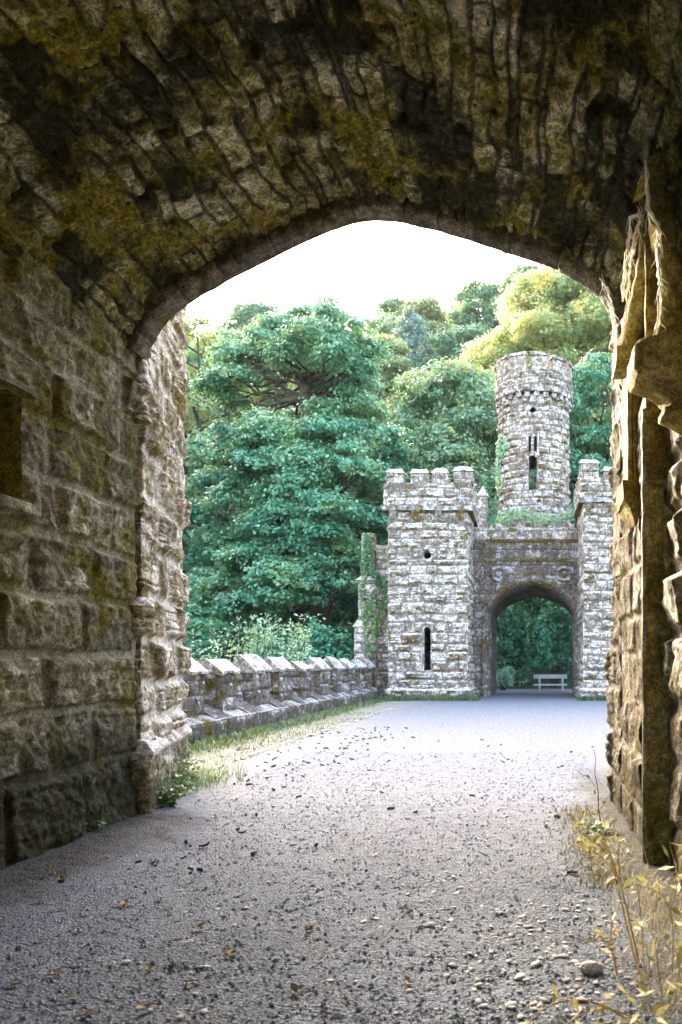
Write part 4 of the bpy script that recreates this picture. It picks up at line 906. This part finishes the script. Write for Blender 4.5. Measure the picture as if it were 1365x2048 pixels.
own(gt2, 'sunlit yellow-green tree glowing through the upper boughs of the tallest tree', xat(610, 54), 54, 1.0, zat(668, 54) - 13)
lh_ = proto('leafy_tree', 'hazy green tree filling the sky gap left of the tallest tree', 17, 4.4, 30, L_hill, .24, 260, 78, low0=.2)
own(lh_, 'hazy green tree filling the gap just left of the tallest tree', xat(455, 58), 58, 1.0, zat(662, 58) - 17)
el_ = proto('leafy_tree', 'x', 23, 3.6, 40, L_hill, .24, 330, 79, low0=.15)  # added mostly out of sight to stop a sun patch on the floor
own(el_, 'dense narrow tree added behind the outer pier to screen the sun', xat(330, 60), 60, 1.0, zat(598, 60) - 23)
# blue conifer on the ridge
cf = thing('blue_conifer', (0, 0, 0), 'pale bluish conifer standing out on the hilltop wood', 'conifer'); rng = np.random.default_rng(75)
mb = MB(); tr = MB(); H = 15
limb(tr, (0, 0, -1), (0, 0, H), .3, .04, rng, 0, 8, .05)
for j in range(42):
    t = (j + .5) / 42; zz_ = H * (.12 + .86 * t); R_ = 4.6 * (1 - t) ** .7 + .4; a = j * 2.4; c = np.array([R_ * .55 * math.cos(a), R_ * .55 * math.sin(a), zz_]); clump(mb, c, R_ * .55, R_ * .55, .55, 300, .34, rng, low=-.8, up=.3)
tr.build('trunk', M_bark, cf); mb.build('crown', L_blue, cf, smooth=False)
xx, yy = xat(822, 84), 84; cf.location = (xx, yy, zat(622, yy) - H)

# shrubs
def shrub(name, label, c, rx, ry, rz, leafm, size, n, seed, nc=9, cat='shrub', group=None, spiky=0):
    rng = np.random.default_rng(seed); root = thing(name, c, label, cat, group); cr = MB(); tr = MB()
    for j in range(nc):
        a = rng.uniform(0, 6.28); q = rng.uniform(0, .75); cc = np.array([rx * q * math.cos(a), ry * q * math.sin(a), rz * rng.uniform(.25, .75)])
        clump(cr, cc, rx * .45, ry * .45, rz * .33, n // nc, size, rng, low=-.5, up=.4, tone=rng.uniform(-.25, .25)); limb(tr, (0, 0, -.1), cc, .04, .012, rng, .05, 6, .4)
    for j in range(spiky):
        a = rng.uniform(0, 6.28); q = rng.uniform(.1, .9); b = np.array([rx * q * math.cos(a), ry * q * math.sin(a), rz * .55]); L_ = rng.uniform(.5, 1.0) * rz * .55; tip = b + [rng.normal() * .12, rng.normal() * .12, L_]
        limb(tr, b, tip, .015, .004, rng, 0, 5, .2); m = 22; t = rng.uniform(.1, 1, m)[:, None]; C = b + (tip - b) * t + rng.normal(size=(m, 3)) * .05
        cr.leaves(C, rng.normal(size=(m, 3)) * .6 + [0, 0, .6], size * 1.2, size * .45, rng, tone=rng.uniform(.0, 1, m))
    tr.build('stem', M_bark, root); cr.build('foliage', leafm, root, smooth=False)
    return root
def gz(x, y): return float(terr(np.array(float(x)), np.array(float(y))))
def shrub_uv(name, label, u, vtop, Y, wpx, leafm, size, n, seed, zbase=None, **kw):
    x = xat(u, Y); zt = zat(vtop, Y); z0 = gz(x, Y) - .1 if zbase is None else zbase; r = wpx * Y / FPX / 2
    return shrub(name, label, (x, Y, z0), r, r * .8, zt - z0, leafm, size, n, seed, **kw)
shrub_uv('pale_shrub', 'pale silvery green shrub with upright shoots just behind the parapet', 530, 1248, 24, 200, L_pale, .12, 6500, 81, spiky=60, nc=16)
shrub_uv('pale_shrub', 'low pale shrub nearest the outer pier behind the parapet', 415, 1278, 20, 110, L_pale, .09, 3500, 82, spiky=10)
shrub_uv('dark_shrub', 'dark glossy shrub beside the ivy-clad buttress behind the parapet', 655, 1235, 28, 150, L_dark, .16, 6000, 83, nc=14)
shrub_uv('dark_shrub', 'dark shrub under the big tree near the outer pier', 400, 1190, 30, 160, L_dark, .18, 6000, 84, nc=14)
shrub_uv('dark_shrub', 'dark shrub in the deep shade under the middle of the big tree', 560, 1215, 33, 170, L_dark, .18, 6000, 85, nc=14)
shrub_uv('dark_shrub', 'dark bush deep under the big tree left of the buttress', 700, 1130, 40, 170, L_dark, .22, 7000, 86, nc=16)
shrub_uv('dark_shrub', 'dark leafy shrub filling the left half of the gate arch', 1020, 1180, 38.5, 120, L_dark, .17, 8000, 87, zbase=-.3, nc=20)
shrub_uv('dark_shrub', 'dark leafy shrub overhanging the bench beyond the gate', 1110, 1150, 38, 150, L_dark, .17, 9000, 88, zbase=.1, nc=24)
shrub_uv('dark_shrub', 'tall shrub rising behind the gate wall left of the round tower', 960, 960, 37, 130, L_dark, .2, 8000, 89, zbase=0, nc=22)
shrub_uv('low_shrub', 'low bright bush at the left foot of the gate passage', 1008, 1330, 35, 40, L_pale, .1, 1500, 90, zbase=-.05)
shrub_uv('dark_shrub', 'dark shrub behind the right square tower', 1240, 940, 36, 170, L_dark, .2, 8000, 91, zbase=0, nc=22)

# ivy
def ivy_cover(label, pts_fn, n, size, seed, mat=L_ivy):
    rng = np.random.default_rng(seed); mb = MB(); C, N = pts_fn(n, rng); mb.leaves(C, N + rng.normal(size=C.shape) * .75, size * rng.uniform(.6, 1.3, len(C)), size * .8, rng)
    o = mb.build('ivy', mat, None, smooth=False); tag(o, label, 'ivy'); return o
def ivy_b(n, rng):
    v = rng.uniform(1066, 1318, n); u0 = np.interp(v, [1066, 1150, 1200, 1260, 1318], [726, 722, 718, 728, 738]); u1 = np.interp(v, [1066, 1140, 1160, 1215, 1260, 1318], [747, 748, 774, 776, 757, 745])
    u = u0 + (u1 - u0) * rng.uniform(0, 1, n) ** .8; Y_ = BY - .02 - rng.uniform(0, .22, n) + np.where(u > 752, .22, 0) + np.where(v < 1156, .08, 0) - np.where(v > 1252, .1, 0)
    keep = fbm(np.stack([u * .05, v * .05, 0 * u], -1), 1, 3, 3) > -.25; C = np.stack([(u - VPU) / FPX * Y_, Y_, CAMH + (VPV - v) / FPX * Y_], -1)[keep]
    return C, np.tile([0, -1., .35], (len(C), 1))
ivy_cover('thick green ivy climbing the stepped buttress left of the square tower', ivy_b, 6500, .088, 91)
def ivy_t(n, rng):
    a = rng.uniform(-1.5, -.15, n); z = rng.uniform(Zt(1050), Zt(840), n); kx = fbm(np.stack([a * 2.2, z * .9, 0 * a], -1), 1, 3, 5) - .38 * sstep(Zt(1000), Zt(830), z) - .55 * sstep(-1.2, -.2, a) * sstep(Zt(1040), Zt(960), z)
    kp = kx > -.22; a, z = a[kp], z[kp]; r = RS + .05 + rng.uniform(0, .08, len(a)) + .16 * sstep(7.5, 5.9, z)
    return np.stack([tcx + r * np.sin(a), TYc - r * np.cos(a), z], -1), np.stack([np.sin(a), -np.cos(a), 0 * a + .4], -1)
ivy_cover('sparse pale ivy creeping up the left flank of the round tower', ivy_t, 2600, .11, 92, L_pale)
def ivy_w(n, rng):
    u = rng.uniform(995, 1160, n); v = rng.normal(1036, 7, n) - 8 * np.sin(u * .05); Y_ = CY + .25 + rng.uniform(-.25, .5, n); return np.stack([(u - VPU) / FPX * Y_, Y_, CAMH + (VPV - v) / FPX * Y_], -1), np.tile([0, -.5, 1.], (n, 1))
ivy_cover('ivy tufts growing along the top of the gate wall', ivy_w, 1300, .11, 93, L_pale)

# grass and weeds
def blade(mb, b, d, L, W, bend, rng, tone=0.0, seg=5):
    t = np.linspace(0, 1, seg)[:, None]; d = np.asarray(d, float); h = np.array([d[0], d[1], 0]); hn = h / (np.linalg.norm(h) + 1e-6)
    p = np.asarray(b) + d * L * t + (hn * bend * L * .5 - np.array([0, 0, bend * L * .5])) * t ** 2.2
    s_ = np.array([-hn[1], hn[0], 0]); wv = W * (1 - t ** 1.6) * .5 + .0004; mb.grid(np.stack([p - s_ * wv, p + s_ * wv], 1), tone=tone)
def grass(label, spots, n, L, W, seed, mat=L_grass, spread=.1):
    rng = np.random.default_rng(seed); mb = MB()
    for i in range(n):
        x, y = spots(rng); a = rng.uniform(0, 6.28); q = rng.uniform(.1, .6); blade(mb, (x, y, -.01), (q * math.cos(a), q * math.sin(a), 1), L * rng.uniform(.5, 1.3), W, rng.uniform(.3, 1.0), rng, rng.uniform(-1, 1))
    o = mb.build('grass', mat, None, smooth=False); tag(o, label, 'grass', kind='stuff'); return o
grass('short green grass along the foot of the parapet', lambda r: (px1 + .26 + abs(r.normal()) * .22, r.uniform(9, 26)), 4200, .16, .020, 301)
grass('green grass along the foot of the left square tower', lambda r: (r.uniform(lx0 - .6, lx1 + .4), GY - .15 - abs(r.normal()) * .22), 2600, .22, .022, 302)
grass('green grass along the foot of the right square tower', lambda r: (r.uniform(rx0 - .2, rx1), GY - .15 - abs(r.normal()) * .22), 1800, .24, .022, 303)
grass('dry mossy grass at the foot of the right wall', lambda r: (.62 + r.normal() * .12 - .1, r.uniform(4.3, 6.6)), 1500, .09, .006, 304, L_dry)
grass('dry grass clump beside the outer pier', lambda r: (xat(385, 8.1) + r.normal() * .22, 8.0 + r.normal() * .35), 600, .26, .008, 305, L_grass)
grass('grass scattered thinly over the verge', lambda r: (r.uniform(-5.0, -3.7), 7.6 + 12 * r.uniform(0, 1) ** 1.5), 4200, .07, .009, 306, L_dry)
grass('tangled long dry grass in the right foreground', lambda r: (.66 + r.normal() * .10, r.uniform(2.7, 4.3)), 210, .24, .004, 307, L_gold)
grass('low dark green weeds along the left wall foot', lambda r: (XL + .12 + abs(r.normal()) * .12, r.uniform(4.4, 6.3)), 500, .07, .010, 308, L_grass)
def leafy_weed(name, label, c, r, h, nl, size, mat, seed, cat='weed', stems=10):
    rng = np.random.default_rng(seed); root = thing(name, c, label, cat); st = MB(); lf = MB()
    for j in range(stems):
        a = rng.uniform(0, 6.28); q = rng.uniform(.2, 1); tip = np.array([r * q * math.cos(a), r * q * math.sin(a), h * rng.uniform(.4, 1.1)]); b = tip * [.2, .2, 0]
        limb(st, b, tip, .004, .002, rng, .05, 6, .3); m = nl // stems; t = rng.uniform(.2, 1, m)[:, None]; C = b + (tip - b) * t + rng.normal(size=(m, 3)) * size * .5
        lf.leaves(C, rng.normal(size=(m, 3)) * .5 + [0, 0, 1], size * rng.uniform(.6, 1.4, m), size * .6, rng)
    st.build('stem', mat, root); lf.build('foliage', mat, root, smooth=False); return root
leafy_weed('leafy_weed', 'leafy green weed in the corner at the foot of the left wall', (xat(322, 6.5), 6.5, 0), .30, .34, 420, .055, L_grass, 311, stems=22)
leafy_weed('leafy_weed', 'bushy green weed growing against the outer pier base', (xat(352, 7.3), 7.3, 0), .32, .42, 420, .05, L_grass, 312, stems=22)
leafy_weed('leafy_weed', 'small sprig of weed on the dirt along the left wall', (xat(190, 5.5), 5.5, .04), .14, .1, 50, .04, L_grass, 313, stems=6)
leafy_weed('leafy_weed', 'low green weed by the right wall foot', (xat(1195, 5.6), 5.6, .02), .2, .14, 90, .045, L_grass, 314, stems=8)
# thin sapling on the right
sp_ = thing('sapling', (xat(1203, 5.9), 5.9, 0), 'thin bare sapling twig standing by the right wall', 'sapling'); rng = np.random.default_rng(320)
mb = MB(); limb(mb, (0, 0, 0), (-.06, 0, .62), .005, .002, rng, 0, 8, .15); limb(mb, (-.03, 0, .3), (-.2, .05, .45), .002, .001, rng, .1, 6, .3); limb(mb, (-.01, 0, .15), (.1, 0, .3), .002, .001, rng, .1, 6, .3)
mb.build('stem', M_bark, sp_); mb = MB(); mb.leaves(np.array([[.02, 0, .2], [-.05, 0, .28], [.1, 0, .3], [-.1, .02, .4], [-.02, 0, .12]]), rng.normal(size=(5, 3)), .05, .025, rng); mb.build('foliage', L_grass, sp_, smooth=False)
# golden dry weeds in the right foreground
def gold_weed(label, base, stems, seed, leaf=.045, name='dry_weed'):
    rng = np.random.default_rng(seed); root = thing(name, base, label, 'weed'); b0 = np.array(base)
    lf = MB(); lg = MB()
    for (pts, r) in stems:
        q = np.array([at(*p) for p in pts]) - b0; kk = len(q); t = np.linspace(0, kk - 1, 22); 
        # smooth path through the points
        path = np.stack([np.interp(t, range(kk), q[:, i]) for i in range(3)], 1)
        for _ in range(4): path[1:-1] = (path[:-2] + 2 * path[1:-1] + path[2:]) / 4
        st = MB(); st.tube(path, np.linspace(r * .75, r * .3, len(path)), 7); st.build('stem', L_gold, root)
        for j in [4, 6, 7, 9, 10, 12, 13, 15, 16, 17, 18, 20, 21]:
            d = rng.normal(size=3) * [1, 1, .6]; d /= np.linalg.norm(d); L_ = leaf * rng.uniform(.7, 1.5)
            lf.leaves((path[j] + d * L_ * .5)[None], np.cross(d, rng.normal(size=3))[None], np.array([L_]), np.array([L_ * .30]), rng)
    lf.build('foliage', L_goldleaf, root, smooth=False)
    if lg.n: lg.build('leaf', L_gold, root, smooth=False)
    return root
gold_weed('tall golden dry weed with arching stems at the foot of the right wall', tuple(at(1290, 1930, 3.3) * [1, 1, 0]),
          [([(1290, 1985, 3.2), (1262, 1850, 3.2), (1240, 1760, 3.2), (1215, 1690, 3.2), (1185, 1665, 3.25), (1170, 1680, 3.3)], .007), ([(1285, 1985, 3.25), (1250, 1830, 3.25), (1225, 1730, 3.2), (1200, 1660, 3.2), (1225, 1655, 3.2), (1270, 1690, 3.2)], .007),
           ([(1240, 1750, 3.2), (1235, 1700, 3.15), (1250, 1670, 3.1), (1245, 1710, 3.1)], .005), ([(1240, 1760, 3.2), (1205, 1715, 3.2), (1170, 1690, 3.2), (1145, 1680, 3.2)], .004), ([(1290, 1985, 3.2), (1285, 1860, 3.3), (1275, 1770, 3.3), (1290, 1745, 3.3), (1320, 1765, 3.3)], .005),
           ([(1235, 1950, 3.1), (1222, 1880, 3.1), (1225, 1840, 3.1)], .007), ([(1225, 1900, 3.1), (1200, 1870, 3.1), (1190, 1880, 3.1)], .005), ([(1210, 1700, 3.2), (1170, 1670, 3.2), (1163, 1635, 3.2)], .004)], 401)
gold_weed('golden weed with pale oval leaves at the right edge of the road', tuple(at(1335, 1990, 2.9) * [1, 1, 0]),
          [([(1330, 2030, 2.8), (1310, 1900, 2.8), (1335, 1840, 2.8), (1355, 1770, 2.8), (1350, 1720, 2.8)], .004), ([(1340, 2030, 2.8), (1350, 1850, 2.8), (1330, 1790, 2.8), (1290, 1770, 2.8), (1245, 1780, 2.8)], .004),
           ([(1300, 2020, 2.8), (1300, 1930, 2.8), (1290, 1870, 2.8), (1260, 1850, 2.8)], .003), ([(1345, 2040, 2.8), (1365, 1900, 2.8), (1370, 1800, 2.8), (1340, 1690, 2.8)], .004)], 402, .06)
gold_weed('bleached weed stems arching across the bottom right corner', tuple(at(1330, 2090, 2.35) * [1, 1, 0]),
          [([(1340, 2110, 2.3), (1250, 2030, 2.3), (1180, 1998, 2.3), (1110, 2000, 2.3), (1060, 2040, 2.3), (1040, 2080, 2.3)], .0055), ([(1345, 2110, 2.3), (1280, 2040, 2.3), (1210, 2010, 2.3), (1140, 2040, 2.3), (1110, 2075, 2.3)], .005),
           ([(1340, 2110, 2.3), (1320, 2010, 2.3), (1340, 1960, 2.3), (1362, 1985, 2.3)], .003), ([(1350, 2110, 2.3), (1290, 2055, 2.3), (1230, 2040, 2.3), (1180, 2060, 2.3)], .005), ([(1345, 2110, 2.3), (1300, 2000, 2.3), (1250, 1985, 2.3)], .003)], 403, .05)
leafy_weed('leafy_weed', 'bright yellow-green broad leaves in the bottom right corner', tuple(at(1358, 2080, 2.3) * [1, 1, 0]), .06, .17, 14, .075, leafmat('lime_leaf', (.35, .40, .05), (.5, .52, .08), (.6, .6, .15)), 404, stems=4)

# ------------------------------------------------------------------ loose stones, leaves, gravel
def rock_mesh(seed, flat=.5):
    rng = np.random.default_rng(seed); mb = MB(); th = np.linspace(0, 2 * math.pi, 13)[:-1]; ph = np.linspace(-math.pi / 2, math.pi / 2, 8)
    T, Pp = np.meshgrid(np.append(th, th[0] + 2 * math.pi), ph); d = np.stack([np.cos(Pp) * np.cos(T), np.cos(Pp) * np.sin(T), np.sin(Pp)], -1)
    r = 1 + .35 * fbm(d, 1.6, 2, seed); r = np.minimum(r, .92); mb.grid(d * r[..., None] * [1, .7, flat], tone=float(rng.uniform(-1, 1))); return mb
stones = []
G_s = 'loose pale stones on the gravel'; L_s = 'loose pale stone lying on the gravel of the road'
for i in range(4):
    o = rock_mesh(600 + i, .32).build('loose_stone', M_pebble, None, smooth=False); tag(o, L_s, 'stone', G_s); stones.append(o)
rnd = random.Random(44); first = [True] * 4
def put(lst, first, i, loc, rot, sc):
    o = lst[i]
    if not first[i]: o = o.copy(); COL.objects.link(o)
    first[i] = False; o.location = loc; o.rotation_euler = rot; o.scale = sc; return o
for j in range(260):
    if j < 175: u, v = rnd.gauss(1100, 90), rnd.uniform(1800, 2040)
    elif j < 225: u, v = rnd.gauss(930, 120), rnd.gauss(1820, 60)
    else: u, v = rnd.uniform(250, 1000), rnd.uniform(1720, 2040)
    Yg = CAMH * FPX / (v - VPV); x = xat(u, Yg)
    if x > .62: continue
    s = rnd.uniform(.006, .022) * (1.5 if rnd.random() < .12 else 1); put(stones, first, rnd.randrange(4), (x, Yg, ROADZ(x, Yg) + .004), (rnd.uniform(-.2, .2), rnd.uniform(-.2, .2), rnd.uniform(0, 6.28)), (s, s, s))
o = rock_mesh(650, .6).build('large_stone', M_pebble, None, smooth=False); tag(o, 'largest rounded stone at the right side of the gravel', 'stone'); p = at(1182, 1945, CAMH * FPX / (1945 - VPV)); o.location = (p[0], p[1], .02); o.scale = (.06, .05, .05)
def dead_leaf(seed, mat, label, group):
    rng = np.random.default_rng(seed); mb = MB(); t = np.linspace(-1, 1, 9); w_ = .45 * (1 - t ** 2) ** .7 * (1 + .25 * np.sin(t * 9 + seed)) + .01; s_ = np.linspace(-1, 1, 7)
    T, S = np.meshgrid(t, s_); P = np.stack([T, S * w_[None], .38 * np.abs(S) ** 1.3 + .30 * T ** 2 * (1 if seed % 2 else -.2) + .22 * fbm(np.stack([T, S, 0 * T + seed], -1), 1.5, 2, seed) + .05], -1); mb.grid(P)
    o = mb.build('fallen_leaf', mat, None); tag(o, label, 'leaf', group); return o
GL = 'dark fallen leaves on the road'; LD = 'dark curled fallen leaf on the pale road'
dl = [dead_leaf(701 + i, M_dead, LD, GL) for i in range(4)]; fd = [True] * 4
for j in range(250):
    if j < 50: Yg = rnd.uniform(4.6, 13); x = rnd.uniform(xat(300, Yg), xat(1225, Yg))
    elif j < 225: Yg = rnd.uniform(7.2, 15); x = rnd.uniform(-4.9, -2.6) + .03 * Yg
    else: Yg = rnd.uniform(4.6, 6.3); x = rnd.uniform(-2.9, -2.0)
    s = rnd.uniform(.014, .036); put(dl, fd, rnd.randrange(4), (x, Yg, ROADZ(x, Yg) + .008), (rnd.uniform(-.3, .3), rnd.uniform(-.3, .3), rnd.uniform(0, 6.28)), (s, s, s))
dp = [dead_leaf(721 + i, M_deadpale, 'pale curled dead leaf lying on the dark foreground gravel', 'pale fallen leaves in the foreground') for i in range(3)]; fp_ = [True] * 3
for (u, v) in [(30, 1975), (110, 1955), (135, 2000), (285, 2025), (590, 1990), (345, 1935), (300, 1945), (400, 1860), (250, 1640), (330, 1655), (60, 1990), (180, 2035), (370, 1640), (430, 1640), (90, 1710), (380, 1975), (640, 1930), (820, 1970), (155, 1868)]:
    Yg = CAMH * FPX / (v - VPV); x = xat(u, Yg); s = rnd.uniform(.022, .038); put(dp, fp_, rnd.randrange(3), (x, Yg, ROADZ(x, Yg) + .008), (rnd.uniform(-.3, .3), rnd.uniform(-.3, .3), rnd.uniform(0, 6.28)), (s, s, s))
for (u, v, lb) in [(250, 1812, 'yellow leaf on the gravel left of the road middle'), (460, 1915, 'yellow-brown leaf with curled edge in the middle foreground'), (617, 1868, 'small tawny leaf right of the yellow-brown one'), (125, 1765, 'yellow leaf on the dirt below the left wall')]:
    o = dead_leaf(int(u), M_deadyel, lb, None); Yg = CAMH * FPX / (v - VPV); x = xat(u, Yg); o.location = (x, Yg, ROADZ(x, Yg) + .008); o.scale = (.034,) * 3; o.rotation_euler = (.1, .2, u)
# gravel in relief on the near part of the road
rng = np.random.default_rng(777); n = 52000
Yg = 2.4 + 8.5 * rng.uniform(0, 1, n) ** 2.2; Xg = rng.uniform(-3.1, .85, n); vis = (Xg > (-60 - VPU) / FPX * Yg) & (Xg < (1400 - VPU) / FPX * Yg); Yg, Xg = Yg[vis], Xg[vis]; n = len(Yg)
zg = .018 * fbm(np.stack([Xg, Yg, 0 * Xg], -1), .9, 3, 2) + .010 * fbm(np.stack([Xg, Yg, 0 * Xg], -1), 7, 3, 8)
s_ = .003 + .012 * rng.uniform(0, 1, n) ** 6; oc = np.array([(1, 0, 0), (0, 1, 0), (-1, 0, 0), (0, -1, 0), (0, 0, .7), (0, 0, -.7)], float); of = np.array([(0, 1, 4), (1, 2, 4), (2, 3, 4), (3, 0, 4), (1, 0, 5), (2, 1, 5), (3, 2, 5), (0, 3, 5)])
jit = rng.uniform(.6, 1.25, (n, 6, 3)); an = rng.uniform(0, 6.28, n); V = oc[None] * jit * s_[:, None, None]; c_, q_ = np.cos(an)[:, None], np.sin(an)[:, None]
V = np.stack([V[..., 0] * c_ - V[..., 1] * q_, V[..., 0] * q_ + V[..., 1] * c_, V[..., 2]], -1) + np.stack([Xg, Yg, zg + s_ * .2], -1)[:, None]
mb = MB(); mb.raw(V.reshape(-1, 3), (of[None] + 6 * np.arange(n)[:, None, None]).reshape(-1, 3), tone=np.repeat(rng.uniform(-1, 1, n), 6))
M_grav = simple('gravel_grain', (.075, .088, .11), (.27, .315, .385), 60, .9); tag(mb.build('gravel', M_grav, None, smooth=False), 'loose gravel grains covering the near road', 'gravel', kind='stuff')
# ------------------------------------------------------------------ thin air between us and the hill
hm = bpy.data.materials.new('haze'); hm.use_nodes = True; ht = hm.node_tree; ht.nodes.clear()
ho = ht.nodes.new('ShaderNodeOutputMaterial'); hv = ht.nodes.new('ShaderNodeVolumePrincipled')
hv.inputs['Color'].default_value = (.90, .95, 1, 1); hv.inputs['Density'].default_value = .0002; ht.links.new(hv.outputs[0], ho.inputs['Volume'])
mb = MB(); mb.box(-320, 320, -210, 410, -6, 90, 1000); tag(mb.build('haze', hm, None, smooth=False), 'thin pale haze hanging over the wooded valley', 'haze', kind='stuff')
